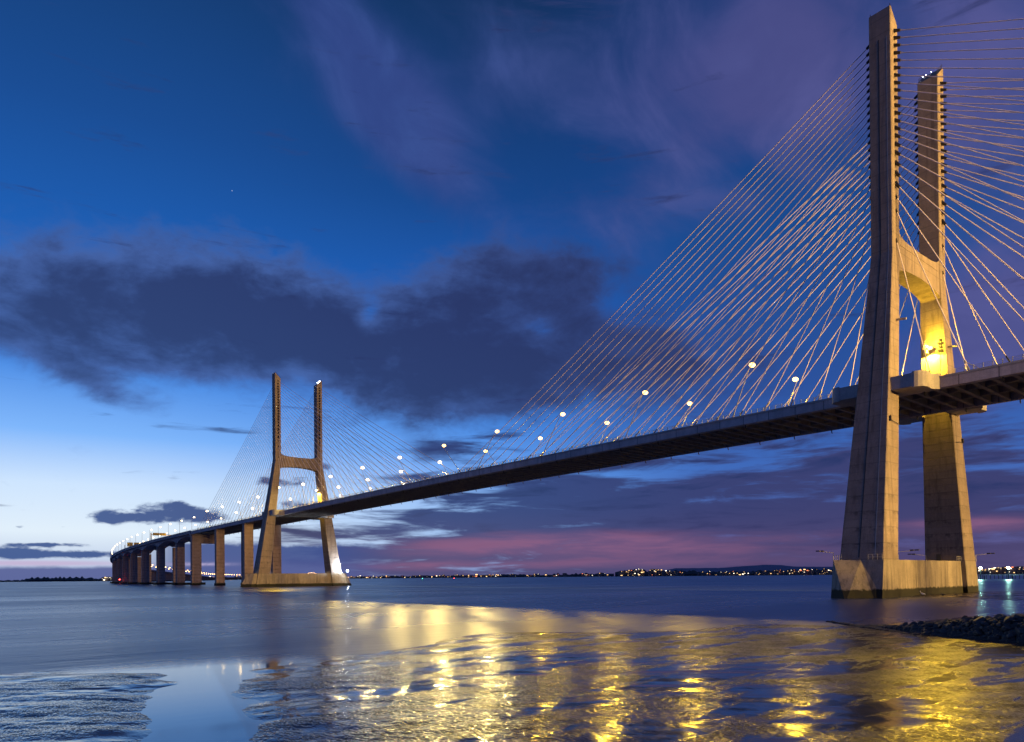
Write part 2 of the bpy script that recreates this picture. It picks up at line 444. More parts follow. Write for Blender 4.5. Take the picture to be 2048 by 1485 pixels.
# ------------------------------------------------------------------ road line
# heading of the road: straight over the stays, then a long bend to the right, then on across the water
def _road():
    S = np.arange(720, 9600, 4.0)
    x, y, pts = 720.0, 0.0, []
    for s in S:
        if s < 2148: th = (s - 720) / 3400
        elif s < 3700: th = 0.42
        else: th = min(0.60, 0.42 + (s - 3700) / 3000)
        pts.append((x, y, th)); x += 4 * math.cos(th); y -= 4 * math.sin(th)
    return S, np.array(pts)


_RS, _RP = _road()
HUMP = 6330.0


def road(s, off=0.0):
    """(x, y) of a point off metres to the near side of the road's middle at chainage s"""
    if s < -215:                                  # unseen shore approach, bent so its lamps light the pylons' outer faces
        th = (-215 - s) / 620.0
        return -215 - 620 * math.sin(th) + off * math.sin(th), 620 * (1 - math.cos(th)) + off * math.cos(th)
    if s <= 720: return s, off
    x = np.interp(s, _RS, _RP[:, 0]); y = np.interp(s, _RS, _RP[:, 1]); th = np.interp(s, _RS, _RP[:, 2])
    return float(x + off * math.sin(th)), float(y + off * math.cos(th))


def top(s):
    z = float(np.interp(s, [-700, -300, -30, 90, 200, 256, 348, 453, 566, 640], [45.0, 54.2, 55.2, 55.55, 55.45, 55.2, 54.55, 53.4, 52.35, 51.7]))
    if s > 640:
        z = max(51.7 - 0.015 * (s - 640), 14.0)
        z += 26 * math.exp(-((s - HUMP) / 330.0) ** 2)
    return z


# ------------------------------------------------------------------ water and mud
def water_material():
    m, nt, n, b = mat('river_water')
    g = n.new('ShaderNodeNewGeometry').outputs['Position']
    mp = n.new('ShaderNodeMapping'); nt.links.new(g, mp.inputs[0])
    mp.inputs['Rotation'].default_value = (0, 0, YAW); mp.inputs['Scale'].default_value = (1.0, 0.30, 1.0)
    swell = n.noise(mp.outputs[0], 0.10, 4, 0.55, 0.3)
    chop = n.noise(mp.outputs[0], 0.9, 4, 0.6, 0.2)
    rip = n.noise(mp.outputs[0], 4.0, 3, 0.6)
    patch = n.noise(mp.outputs[0], 0.022, 5, 0.6, 0.6)
    h = n.m('ADD', n.m('MULTIPLY', swell, 1.0), n.m('ADD', n.m('MULTIPLY', chop, 0.22), n.m('MULTIPLY', rip, 0.05)))
    cd = n.new('ShaderNodeVectorMath'); cd.operation = 'DISTANCE'; nt.links.new(g, cd.inputs[0]); cd.inputs[1].default_value = (-42.0, 200.0, 0.0)
    calm = n.smooth(cd.outputs['Value'], 11.0, 20.0)          # the tidal channel in the mud lies still
    bp = n.new('ShaderNodeBump'); bp.inputs['Distance'].default_value = 1.0
    nt.links.new(n.m('ADD', n.m('MULTIPLY', calm, 0.46), 0.006), bp.inputs['Strength'])
    nt.links.new(h, bp.inputs['Height']); nt.links.new(bp.outputs[0], b.inputs['Normal'])
    far = n.smooth(cd.outputs['Value'], 60.0, 420.0)
    rr = n.m('ADD', n.m('ADD', n.m('MULTIPLY', n.smooth(patch, 0.3, 0.7), 0.10), 0.17), n.m('MULTIPLY', far, 0.04))
    nt.links.new(n.m('ADD', n.m('MULTIPLY', calm, rr), 0.055), b.inputs['Roughness'])
    b.inputs['Base Color'].default_value = (0.030, 0.065, 0.130, 1)
    b.inputs['IOR'].default_value = 2.0
    b.inputs['Specular IOR Level'].default_value = 0.6
    return m


M_WATER = water_material()


def water():
    # one sheet to the horizon, finer near the viewer
    R = [0, 30, 60, 120, 250, 500, 1000, 2000, 4000, 8000, 16000, 32000]
    mb = MB(); K = 48
    mb.v.append((-60, 150, 0))
    for r in R[1:]:
        for i in range(K): mb.v.append((-60 + r * math.cos(2 * math.pi * i / K), 150 + r * math.sin(2 * math.pi * i / K), 0))
    for i in range(K): mb.f.append((0, 1 + i, 1 + (i + 1) % K))
    for j in range(len(R) - 2):
        for i in range(K): mb.f.append((1 + j * K + i, 1 + (j + 1) * K + i, 1 + (j + 1) * K + (i + 1) % K, 1 + j * K + (i + 1) % K))
    mb.build('water', M_WATER, kind='structure')


water()


def vnoise(x, y, seed):
    """smooth value noise in numpy"""
    rng = np.random.RandomState(seed)
    T = rng.rand(256, 256)
    xi = np.floor(x).astype(int); yi = np.floor(y).astype(int)
    fx, fy = x - xi, y - yi
    fx = fx * fx * (3 - 2 * fx); fy = fy * fy * (3 - 2 * fy)
    g = lambda i, j: T[i % 256, j % 256]
    return (g(xi, yi) * (1 - fx) + g(xi + 1, yi) * fx) * (1 - fy) + (g(xi, yi + 1) * (1 - fx) + g(xi + 1, yi + 1) * fx) * fy


def fbm(x, y, seed, oct_=4):
    t = np.zeros_like(x); a = 0.5
    for k in range(oct_):
        t += a * vnoise(x * 2 ** k, y * 2 ** k, seed + k); a *= 0.5
    return t / (1 - 0.5 ** oct_)


def sdist(X, Y, poly):
    """signed distance to a polygon, positive inside"""
    P = np.array(poly); Q = np.roll(P, -1, 0)
    d = np.full(X.shape, 1e9); ins = np.zeros(X.shape, bool)
    for (ax, ay), (bx, by) in zip(P, Q):
        ex, ey = bx - ax, by - ay
        t = np.clip(((X - ax) * ex + (Y - ay) * ey) / (ex * ex + ey * ey + 1e-9), 0, 1)
        d = np.minimum(d, np.hypot(X - ax - t * ex, Y - ay - t * ey))
        c = ((ay > Y) != (by > Y)) & (X < (bx - ax) * (Y - ay) / (by - ay + 1e-12) + ax)
        ins ^= c
    return np.where(ins, d, -d)


def mud_material(name, gold):
    m, nt, n, b = mat(name)
    g = n.new('ShaderNodeNewGeometry').outputs['Position']
    sep = n.new('ShaderNodeSeparateXYZ'); nt.links.new(g, sep.inputs[0])
    mp = n.new('ShaderNodeMapping'); nt.links.new(g, mp.inputs[0])
    mp.inputs['Rotation'].default_value = (0, 0, YAW + 0.12); mp.inputs['Scale'].default_value = (0.42, 1.0, 1.0)
    lump = n.noise(mp.outputs[0], 5.0, 1.5, 0.6, 0.4)
    grain = n.noise(mp.outputs[0], 1.3, 3, 0.6)
    mw = n.new('ShaderNodeMapping'); nt.links.new(g, mw.inputs[0])
    mw.inputs['Rotation'].default_value = (0, 0, YAW + 0.25); mw.inputs['Scale'].default_value = (1.0, 0.30, 1.0)
    wetn = n.noise(mw.outputs[0], 0.30, 7, 0.66, 0.6)
    wet = n.smooth(wetn, 0.475, 0.575)
    b.inputs['IOR'].default_value = 1.45
    nt.links.new(n.mix(n.noise(g, 2.2, 5, 0.7), (0.014, 0.011, 0.009), (0.045, 0.034, 0.026)), b.inputs['Base Color'])
    # crumbs of mud stand dry and dull out of a film of water
    crumb = n.smooth(n.m('ADD', n.noise(mp.outputs[0], 13.0, 3, 0.7, 0.3), n.m('MULTIPLY', n.m('SUBTRACT', n.noise(g, 0.5, 4, 0.6), 0.5), 0.5)), 0.44, 0.58)
    crumb = n.m('MULTIPLY', crumb, n.smooth(wet, 0.0, 1.0, 1.0, 0.25))
    # the mud beside the tidal channel is the wettest and smoothest
    cd = n.new('ShaderNodeVectorMath'); cd.operation = 'DISTANCE'; nt.links.new(g, cd.inputs[0]); cd.inputs[1].default_value = (-46.0, 196.0, 0.0)
    dry = n.smooth(cd.outputs['Value'], 8.0, 42.0)
    rbase = n.m('ADD', n.m('MULTIPLY', dry, 0.24), 0.11)
    nt.links.new(n.m('ADD', n.m('MULTIPLY', n.smooth(wet, 0.0, 1.0, 1.0, 0.5), rbase), n.m('MULTIPLY', crumb, 0.12)), b.inputs['Roughness'])
    nt.links.new(n.m('SUBTRACT', 0.95, n.m('MULTIPLY', crumb, 0.92)), b.inputs['Specular IOR Level'])
    bp = n.new('ShaderNodeBump'); bp.inputs['Distance'].default_value = 0.07
    nt.links.new(n.smooth(wet, 0.0, 1.0, 0.85, 0.14), bp.inputs['Strength'])
    nt.links.new(n.m('ADD', n.m('MULTIPLY', lump, 0.8), n.m('MULTIPLY', grain, 0.35)), bp.inputs['Height'])
    nt.links.new(bp.outputs[0], b.inputs['Normal'])
    return m


M_MUD = mud_material('wet_tidal_mud', 1)

MAIN = [(-62, 206), (-55.2, 201.5), (-51.8, 200.7), (-49.6, 200.1), (-46.1, 199.3), (-43.8, 198.7), (-39.5, 196.9), (-34.2, 194.6), (-33.1, 191.1), (-31.9, 186.7),
        (-29.7, 181.1), (-27.0, 176.4), (-22.2, 169.1), (-21.8, 164.2), (-24.6, 159.5), (-29.3, 156.8), (-32.1, 152.1), (-34.2, 146.2), (-32.6, 139.1),
        (-34.9, 132.1), (-43.0, 130.2), (-44.4, 123.0), (-45.8, 108.3), (-47.7, 84.5), (-51.8, 58.9), (-130, 20), (-160, 206)]
LEFT = [(-19.1, 212.6), (-25.1, 207.6), (-26.0, 205.6), (-27.5, 203.6), (-29.4, 201.6), (-32.9, 199.6), (-35.4, 200.4), (-37.6, 200.8), (-38.5, 201.5), (-42.1, 202.5),
        (-45.2, 203.1), (-47.6, 203.8), (-50.1, 204.2), (-52.2, 204.9), (-56.1, 207.5), (-64, 226), (-15, 232)]


def mudflat(name, poly, bbox, res, label_kind, seed, slope, hmax, wave):
    x0, x1, y0, y1 = bbox
    nx, ny = int((x1 - x0) / res) + 1, int((y1 - y0) / res) + 1
    X, Y = np.meshgrid(np.linspace(x0, x1, nx), np.linspace(y0, y1, ny), indexing='ij')
    sd = sdist(X, Y, poly)
    # axes along / across the sight line: the ebb combs the mud across it
    A = X * math.cos(YAW) - Y * math.sin(YAW); B = -X * math.sin(YAW) - Y * math.cos(YAW)
    wob = (fbm(X * 0.35, Y * 0.35, seed, 5) - 0.5)
    sd = sd + wob * 2.6
    h = np.clip(sd * slope, -0.35, hmax)
    comb = fbm(A * wave + B * 0.05, B * wave * 0.16 + A * 0.02, seed + 20, 4) - 0.5
    pud = fbm(A * 0.16, B * 0.06, seed + 40, 4) - 0.5
    h = h + np.where(sd > 0, 1, 0) * np.clip(sd, 0, 1) * (comb * hmax * 1.1 + pud * hmax * 1.2 + (fbm(X * 1.7, Y * 1.7, seed + 60, 3) - 0.5) * 0.05)
    h = np.where(sd > 1.2, np.maximum(h, 0.025), h)
    V = np.stack([X, Y, h], -1).reshape(-1, 3)
    idx = np.arange(nx * ny).reshape(nx, ny)
    F = np.stack([idx[:-1, :-1], idx[1:, :-1], idx[1:, 1:], idx[:-1, 1:]], -1).reshape(-1, 4)
    keep = (V[F, 2].max(1) > -0.12)
    F = F[keep]
    me = bpy.data.meshes.new(name)
    used, inv = np.unique(F, return_inverse=True)
    me.from_pydata(V[used].tolist(), [], inv.reshape(-1, 4).tolist())
    me.materials.append(M_MUD)
    me.polygons.foreach_set('use_smooth', [True] * len(me.polygons))
    put(name, me, None, kind='structure')


mudflat('mud_flat', MAIN, (-100, -18, 75, 208), 0.33, 'main', 3, 0.04, 0.10, 0.9)
mudflat('mud_bank', LEFT, (-68, -14, 194, 228), 0.22, 'left', 11, 0.06, 0.13, 1.3)
# a low spit of mud behind the near pylon
mudflat('mud_spit', [(1.0, 12.5), (1.4, -19.2), (-2.7, -43.9), (-11.0, -56.6), (-23.6, -89.3), (-60, -80), (-70, 5), (-42.7, 10.9), (-34.3, 33.1), (-27.8, 28.2), (-17.6, 17.2), (-8.3, 13.5)],
        (-75, 6, -95, 38), 0.9, 'spit', 31, 0.05, 0.12, 0.2)


# ------------------------------------------------------------------ bridge lamps
LAMPS = []


def spot(parent, loc, side, power, color, tilt=40, size=140, blend=0.35):
    d = bpy.data.lights.new('lamp_light', 'SPOT')
    d.energy = power; d.color = color; d.spot_size = math.radians(size); d.spot_blend = blend; d.shadow_soft_size = 0.35
    o = put('lamp_light', d, parent, loc)
    # aim towards the middle of the road, and down
    v = Vector((0, -side * math.sin(math.radians(tilt)), -math.cos(math.radians(tilt))))
    o.rotation_euler = v.to_track_quat('-Z', 'Y').to_euler()
    return o


def flood(parent, loc, world, target, half, power, r):
    """a floodlight in a lamp head, turned on the bridge"""
    d = bpy.data.lights.new('lamp_light', 'SPOT')
    d.energy = power; d.color = (1.0, 0.60, 0.15); d.spot_size = math.radians(2 * half); d.spot_blend = 0.08; d.shadow_soft_size = r
    o = put('lamp_light', d, parent, loc)
    o.rotation_euler = (Vector(target) - Vector(world)).to_track_quat('-Z', 'Y').to_euler()
    return o


def bulb(parent, loc, power, color, r=0.3):
    d = bpy.data.lights.new('lamp_light', 'POINT')
    d.energy = power; d.color = color; d.shadow_soft_size = r
    return put('lamp_light', d, parent, loc)


# ------------------------------------------------------------------ pylons
HT, HI, ZK = 153.4, 149.63, 89.85
YO, YI, YBO, YBI, A0, AB = 17.92, 13.73, 33.23, 24.13, 2.77, 5.71


def legdim(z):
    t = max(0.0, (ZK - z) / ZK)
    return A0 + (AB - A0) * t, YI + (YBI - YI) * t, YO + (YBO - YO) * t


def pylon(px, which):
    root = thing('bridge_pylon', {'near': 'huge concrete bridge pylon at the right, lit gold on its narrow side',
                                  'far': 'distant concrete bridge pylon standing left of the middle of the river span'}[which], 'bridge pylon', 'pylons of the cable-stayed bridge', (px, 0, 0))
    for sd, nm in ((1, 'near'), (-1, 'far')):
        mb = MB()
        zs = sorted(set([-1.5] + [4.05 * k - 0.6 for k in range(1, 37)] + [ZK]))
        zs = [z for z in zs if z < 146]
        rings = []
        ch = 0.18
        def ring(z, inset=0.0, ztop=None):
            a, yi, yo = legdim(z)
            a -= inset; yi += inset; yo -= inset
            pts = [(-a + ch, yi), (a - ch, yi), (a, yi + ch), (a, yo - ch), (a - ch, yo), (-a + ch, yo), (-a, yo - ch), (-a, yi + ch)]
            return [(x, sd * y, z if ztop is None else ztop(y)) for x, y in pts]
        for z in zs:
            if z > 0 and abs(z - ZK) > 0.1:
                rings += [ring(z - 0.06), ring(z - 0.02, 0.035), ring(z + 0.02, 0.035), ring(z + 0.06)]
            else: rings.append(ring(z))
        rings.append(ring(HI, 0, lambda y: HI + (HT - HI) * (y - YI) / (YO - YI)))
        mb.loft(rings)
        leg = mb.build('leg', M_PYLON, root)
        # service rail and conduit running up the outer face
        for off, w, dpt, m_ in ((-0.10, 0.13, 0.015, M_DARK), (0.62, 0.08, 0.012, M_STEEL)):
            rb = MB()
            rr = []
            for z in (10.0, ZK, 146.0):
                a, yi, yo = legdim(z)
                xx = -off * a
                rr.append([(xx - w, sd * (yo + 0.0), z), (xx + w, sd * (yo + 0.0), z), (xx + w, sd * (yo + dpt), z), (xx - w, sd * (yo + dpt), z)])
            rb.loft(rr).build('conduit', m_, leg)
        # rail round the sloping head
        for x in (-A0 + 0.3, A0 - 0.3):
            hb = MB()
            pts = []
            for k in range(5):
                y = YI + 0.3 + (YO - YI - 0.6) * k / 4
                z = HI + (HT - HI) * (y - YI) / (YO - YI)
                hb.tube((x, sd * y, z - 0.1), (x, sd * y, z + 1.1), 0.05, n=5); pts.append((x, sd * y, z + 1.1))
            hb.path(pts, 0.045, 5)
            hb.path([(p[0], p[1], p[2] - 0.5) for p in pts], 0.035, 5)
            hb.build('head_railing', M_DARK, leg)
        for k, (dx, dy) in enumerate(((1.6, 3.4), (0.2, 3.6), (2.3, 2.9))):
            y = YI + dy; z = HI + (HT - HI) * (y - YI) / (YO - YI) + 0.55
            MB().ball((dx, sd * y, z), *((0.07, 0.07, 0.07) if which == 'near' else (0.34, 0.34, 0.34))).build('warning_light', G_BEACON, leg)
        # door at the foot, pipe stub and ledge rods
        a, yi, yo = legdim(10.6)
        MB().box(1.0, 2.2, sd * (yi - 0.12), sd * (yi + 0.08), 9.6, 12.0).build('door', M_DOOR, leg)
        a, yi, yo = legdim(72)
        MB().tube((-a + 0.1, sd * (yi + 1.8), 71.6), (-a - 2.4, sd * (yi + 1.8), 71.2), 0.30).build('pipe_stub', M_STEEL, leg)
        a, yi, yo = legdim(44)
        MB().path([(-a - 0.35, sd * (yo - 0.6), 44.6), (-a - 0.35, sd * (yi + 0.3), 43.9)], 0.07).box(-a - 0.5, -a + 0.1, sd * (yo - 0.9) - 0.15, sd * (yo - 0.9) + 0.15, 44.2, 45.6).build('service_rod', M_DARK, leg)
    # portal beam with rounded corners
    def beam_ring(x):
        topz = [(13.9, 96.6), (13.2, 95.5), (11.8, 94.75), (8.5, 94.25), (0, 94.0)]
        botz = [(0, 87.1), (6.0, 86.85), (9.5, 86.5), (12.2, 86.0), (13.6, 85.6), (14.2, 85.2), (14.35, 84.9)]
        R = []
        R += [(x, y, z) for y, z in topz]
        R += [(x, -y, z) for y, z in topz[::-1][1:]]
        R += [(x, -y, z) for y, z in botz[::-1]]
        R += [(x, y, z) for y, z in botz[1:]]
        return R
    aB = 2.62
    o = MB(); o.loft([beam_ring(-aB), beam_ring(aB)])
    beam = o.build('crossbeam', M_PYLON, root)
    MB().box(-aB - 0.08, -aB + 0.05, -13.0, 13.0, 92.35, 92.6).build('ledge', M_PYLON, beam)
    MB().box(aB - 0.05, aB + 0.08, -13.0, 13.0, 92.35, 92.6).build('ledge', M_PYLON, beam)
    # ship-shaped plinth: straight sides between the legs, a battered bow at each end
    mb = MB()
    a1, a2 = 4.3, 4.6
    ringt, ringb = [], []
    for sd in (1, -1):
        pt = [(-a1, 26.0), (-3.6, 30.6), (0.0, 31.6 if which == 'near' else 36.5), (5.6, 34.5), (6.2, 26.0)]
        pb = [(-a2, 26.0), (-4.4, 34.0), (0.0, 40.0 if which == 'near' else 43.5), (5.6, 36.0), (6.6, 26.0)]
        if which == 'far':
            pt = [(-a1, 26.0), (-4.3, 34.2), (0.0, 37.6), (4.3, 34.2), (a1, 26.0)]
            pb = [(-a2, 26.0), (-4.6, 37.0), (0.0, 43.0), (4.6, 37.0), (a2, 26.0)]
        if sd < 0:
            pt = pt[::-1]; pb = pb[::-1]
        ringt += [(x, sd * y, 9.45) for x, y in pt]; ringb += [(x, sd * y, -1.0) for x, y in pb]
    mb.loft([ringb, ringt])
    pl = mb.build('plinth', M_PLINTH, root)
    # wall between the legs stands flush with the tops; leg feet keep their own tide mark
    for sd in (1, -1):
        ft = MB(); rr = []
        for z in (-1.2, 3.0, 9.44):
            a, yi, yo = legdim(z); g = 0.03
            rr.append([(-a - g, sd * (yi - g), z), (a + g, sd * (yi - g), z), (a + g, sd * (yo + g), z), (-a - g, sd * (yo + g), z)])
        ft.loft(rr).build('leg_foot', M_PLINTH, root)
        for (xa, ya, xb, yb) in ((-5.2, 31.9, -2.2, 32.6), (4.0, 33.4, 6.0, 32.6), (-4.6, 22.4, -4.2, 20.0)):
            rl = MB()
            for k in range(4):
                x, y = xa + (xb - xa) * k / 3, ya + (yb - ya) * k / 3
                rl.tube((x, sd * y, 9.4), (x, sd * y, 10.7), 0.06, n=5)
            for h in (10.05, 10.7): rl.tube((xa, sd * ya, h), (xb, sd * yb, h), 0.05, n=5)
            rl.build('plinth_railing', M_STEEL, pl)
    return root


pylon(0, 'near')
pylon(420, 'far')

# floodlight brackets reaching out from the plinths
def flood_arm(px, x, y, ang, label, lit=False):
    t = thing('floodlight', label, 'floodlight', 'floodlights on arms over the plinths', (px + x, y, 9.45))
    d = Vector((math.cos(ang), math.sin(ang), 0))
    MB().tube((0, 0, 0), (0, 0, 1.9), 0.09).path([(0, 0, 1.9), tuple(d * 4.6 + Vector((0, 0, 2.25)))], 0.06).build('arm', M_STEEL, t)
    for k in (3.4, 4.5):
        q = d * k + Vector((0, 0, 2.3))
        MB().box(q.x - 0.45, q.x + 0.45, q.y - 0.28, q.y + 0.28, q.z - 0.12, q.z + 0.16).build('lamp_housing', M_DARK, t)
    return t


flood_arm(0, -4.9, 22.8, math.radians(205), 'unlit floodlight arm in front of the near leg foot, pointing right')
flood_arm(0, 6.2, 33.2, math.radians(65), 'unlit floodlight arm at the left end of the near plinth')
flood_arm(0, -5.0, -33.2, math.radians(215), 'unlit floodlight arm at the right end of the near plinth')
flood_arm(0, 4.6, -21.5, math.radians(40), 'unlit floodlight arm at the inner side of the far leg foot')
fl = thing('floodlight', 'dazzling white floodlight at the foot of the distant pylon', 'floodlight', None, (414.8, -34.2, 9.45))
MB().tube((0.4, 0, 0), (0.4, 0, 1.6), 0.12).path([(0.4, 0, 1.6), (-4.2, 0, 2.0)], 0.09).build('arm', M_DARK, fl)
MB().ball((-4.4, 0, 1.7), 0.8, 0.8, 0.6).build('lamp_glass', G_FLOOD, fl)
d_ = bpy.data.lights.new('flood_beam', 'SPOT'); d_.energy = 60000; d_.color = (0.72, 0.86, 1.0); d_.spot_size = math.radians(150); d_.spot_blend = 0.6; d_.shadow_soft_size = 0.5
fo = put('flood_beam', d_, fl, (-4.2, 0.3, 2.6))
fo.rotation_euler = Vector((0.7, 0.45, 0.75)).to_track_quat('-Z', 'Y').to_euler()

# ------------------------------------------------------------------ deck
DW = 15.6


def sweep(sec, svals, m, name, parent, closed=True):
    """sweep a cross-section [(offset, dz)] along the road"""
    rings = []
    for s in svals:
        zt = top(s)
        r_ = []
        for off, dz in sec:
            x, y = road(s, off); r_.append((x, y, zt + dz))
        rings.append(r_)
    return MB().loft(rings).build(name, m, parent)


deck = thing('bridge_deck', 'long concrete bridge deck hung from stays across the whole picture', 'bridge deck')
SV = list(range(-700, 640, 10)) + [638]
for sd in (1, -1):
    sweep([(sd * 13.9, -3.0), (sd * DW, -2.9), (sd * DW, -0.55), (sd * 13.9, -0.55)], SV, M_DECK, 'edge_girder', deck)
    sweep([(sd * 14.2, -0.55), (sd * (DW + 0.18), -0.55), (sd * (DW + 0.18), 0.0), (sd * 14.2, 0.12)], SV, M_FAIR, 'kerb', deck)
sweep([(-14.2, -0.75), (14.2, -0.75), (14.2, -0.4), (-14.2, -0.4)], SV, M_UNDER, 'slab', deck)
sweep([(-13.2, -0.39), (13.2, -0.39), (13.2, -0.3), (-13.2, -0.3)], SV, M_ASPH, 'road_surface', deck)
for off in (-5.0, 5.0):
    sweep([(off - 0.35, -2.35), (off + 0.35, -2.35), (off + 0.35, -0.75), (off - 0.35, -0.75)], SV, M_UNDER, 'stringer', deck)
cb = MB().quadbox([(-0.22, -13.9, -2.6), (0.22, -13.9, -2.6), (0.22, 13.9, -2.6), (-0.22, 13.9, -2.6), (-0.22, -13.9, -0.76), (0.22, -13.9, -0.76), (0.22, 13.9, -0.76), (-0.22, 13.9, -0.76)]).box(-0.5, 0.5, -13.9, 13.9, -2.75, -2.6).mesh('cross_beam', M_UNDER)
x = -83.0
while x < 634:
    put('cross_beam', cb, deck, (x, 0, top(x)))
    x += 4.25
dr = MB().tube((0, 0, 0.1), (0, 0, -0.75), 0.16, 0.16, 6).tube((0, 0, -0.7), (0, -0.45, -0.95), 0.14, 0.14, 6).mesh('drain_pipe', M_DARK)
for sd in (1, -1):
    x = -60.0
    while x < 620:
        put('drain_pipe', dr, deck, (x, sd * 14.5, top(x) - 3.0)); x += 17.1 if sd > 0 else 12.8
# railings: posts every two metres, three rails
def railing(off, s0, s1, step, parent, h=1.25, w=0.07):
    mb = MB(); s = s0; pts = []
    while s <= s1:
        x, y = road(s, off); z = top(s)
        mb.box(x - w, x + w, y - w, y + w, z - 0.05, z + h); pts.append((x, y, z)); s += step
    for hh in (0.45, 0.8, 1.15):
        for a, b in zip(pts[:-1:4], pts[4::4]):
            mb.tube((a[0], a[1], a[2] + hh), (b[0], b[1], b[2] + hh), 0.035, n=4, cap=False)
    return mb.build('railing', M_STEEL, parent)


for sd in (1, -1):
    railing(sd * 15.3, -120, 636, 2.0, deck)
# road crash barrier
for off in (-0.4, 13.0, -13.0):
    sweep([(off - 0.18, -0.3), (off + 0.18, -0.3), (off + 0.1, 0.5), (off - 0.1, 0.5)], SV, M_FAIR, 'crash_barrier', deck)
# swollen surrounds where the deck passes the pylon legs
def surround(px, sd):
    zt = top(px)
    for xs in (1, -1):
        mb = MB()
        plan = [(3.2, 15.3), (3.2, 23.1), (8.9, 23.1), (9.05, 23.25), (9.6, 23.3), (10.4, 23.1), (11.2, 22.5), (11.7, 21.6), (11.8, 20.5), (11.6, 19.2), (11.5, 18.2), (11.8, 17.0), (12.6, 15.7), (12.6, 15.3)]
        lo, hi = [], []
        for x, y in plan:
            edge = 0.28 if x > 8.95 and y > 15.6 else 0.0
            lo.append((px + xs * x, sd * y, zt - 3.05 - edge)); hi.append((px + xs * x, sd * y, zt + (0.55 if edge else 0.25)))
        mb.loft([lo, hi]).build('leg_surround', M_FAIR, deck)


for px in (0, 420):
    for sd in (1, -1): surround(px, sd)

# ------------------------------------------------------------------ stay cables
ZA = [147.7, 145.8, 143.85, 141.9, 139.95, 138.0, 136.05, 134.1, 132.2, 130.2, 128.2, 126.25, 124.25, 122.3, 120.35, 118.15, 115.9, 113.2, 110.55, 107.8, 104.4, 100.75, 92.95]
NST = len(ZA)


def stay(px, xs, sd, i):
    """i = 0 is the highest and longest stay of its fan"""
    k = NST - 1 - i
    xd = px + xs * (10.5 + 8.5 * k)
    a = legdim(ZA[i])[0]
    A = Vector((px + xs * a, sd * 15.75, ZA[i]))
    B = Vector((xd, sd * 14.9, top(xd) - 0.1))
    side = {1: 'left', -1: 'right'}[xs]
    py_ = {0: 'near', 420: 'distant'}[px]
    lg = {1: 'nearer', -1: 'farther'}[sd]
    pos = 'topmost' if i == 0 else ('lowest' if i == NST - 1 else ordinal(i) + ' from top')
    t = thing('stay_cable', f'stay cable, {pos}, {side} fan, {lg} leg of {py_} pylon', 'stay cable', f'stays of the {side} fan, {lg} leg of the {py_} pylon')
    d = (B - A).normalized(); L = (B - A).length
    far = px > 0
    # cable with a slight sag
    sag = 0.0000085 * (B.x - A.x) ** 2 * 4
    pts = [A.lerp(B, j / 6) - Vector((0, 0, sag * 4 * (j / 6) * (1 - j / 6))) for j in range(7)]
    MB().rope(pts, 0.12, 8 if not far else 6).build('cable', M_STAY, t, True)
    if i < 20:
        MB().tube(A - d * 0.3, A + d * 1.7, 0.50, 0.34, 8).build('guide_pipe', M_BLACK, t)
    else:
        MB().tube(A - d * 0.3, A + d * 0.8, 0.26, 0.22, 8).build('guide_pipe', M_BLACK, t)
    if (k % 2 == 0) or k > 15:
        MB().tube(B + d * 0.2, B - d * (3.6 if k > 12 else 2.2), 0.20, 0.17, 8).build('deck_socket', M_BLACK, t)
    else:
        MB().tube(B + d * 0.2, B - d * 1.6, 0.20, 0.17, 8).build('deck_socket', M_STEEL, t)
    if k % 2 == 1 and px == 0:
        q = B - d * 2.6
        MB().path([tuple(q), (q.x + xs * 2.8, sd * 14.3, top(xd) + 0.25)], 0.09).tube(q - d * 0.35, q + d * 0.35, 0.27, 0.27, 8).build('damper', M_STEEL, t)
    return t


for px in (0, 420):
    for xs in (1, -1):
        for sd in (1, -1):
            for i in range(NST): stay(px, xs, sd, i)

# ------------------------------------------------------------------ street lamps on the bridge
def lamp_on_stays(s, sd, lean, label, power, group):
    z = top(s) + 0.0
    rx, ry = road(s, sd * 14.1)
    t = thing('street_lamp', label, 'street lamp', group, (rx, ry, z))
    H = 15.4
    b = Vector((-lean * 1.0, 0, 0)); h = Vector((0, 0, H))
    MB().tube(b, h, 0.16, 0.09, 8).tube(b - Vector((0, 0, .1)), b + Vector((0, 0, 0.7)), 0.26, 0.22, 8).build('post', M_STEEL, t)
    MB().tube(h, h + Vector((0, -sd * 1.1, 0.25)), 0.07, 0.06, 6).box(-0.28, 0.28, -sd * 1.1 - 0.5, -sd * 1.1 + 0.5, 0.22 + H, 0.42 + H).build('arm', M_STEEL, t)
    MB().ball((0, -sd * 1.1, H + 0.25), 0.95, 1.05, 0.7).build('lamp_glass', G_LAMP if s < 230 else G_LAMPW, t)
    if power and sd < 0: spot(t, (0, -sd * 1.1, H - 0.9), sd, power * (2.6 if s > 200 else 1.0), (1.0, 0.72, 0.20) if s > 200 else SODIUM)
    return t


n_ = 0
spans = [41 + 42.5 * k for k in range(0, 9)]
for k, s in enumerate(spans):
    xs = 1 if s < 210 else -1
    lean = -xs * (4.0 + 12.0 * min(abs(s - (0 if s < 210 else 420)), 200) / 200)
    for sd in (1, -1):
        row = 'near' if sd > 0 else 'far'
        lamp_on_stays(s, sd, lean, f'lit street lamp on the main span, {ordinal(k)} left of near pylon, {row} side', LAMP_W, f'lamps along the {row} side of the main span')
for k, s in enumerate([466, 508, 551, 594]):
    lean = 4 + 12 * (s - 420) / 200
    for sd in (1, -1):
        row = 'near' if sd > 0 else 'far'
        lamp_on_stays(s, sd, lean, f'lit street lamp under left stays of distant pylon, {ordinal(k)} from it, {row} side', LAMP_W if k % 2 == 0 else 0, f'lamps under the left stays of the distant pylon, {row} side')
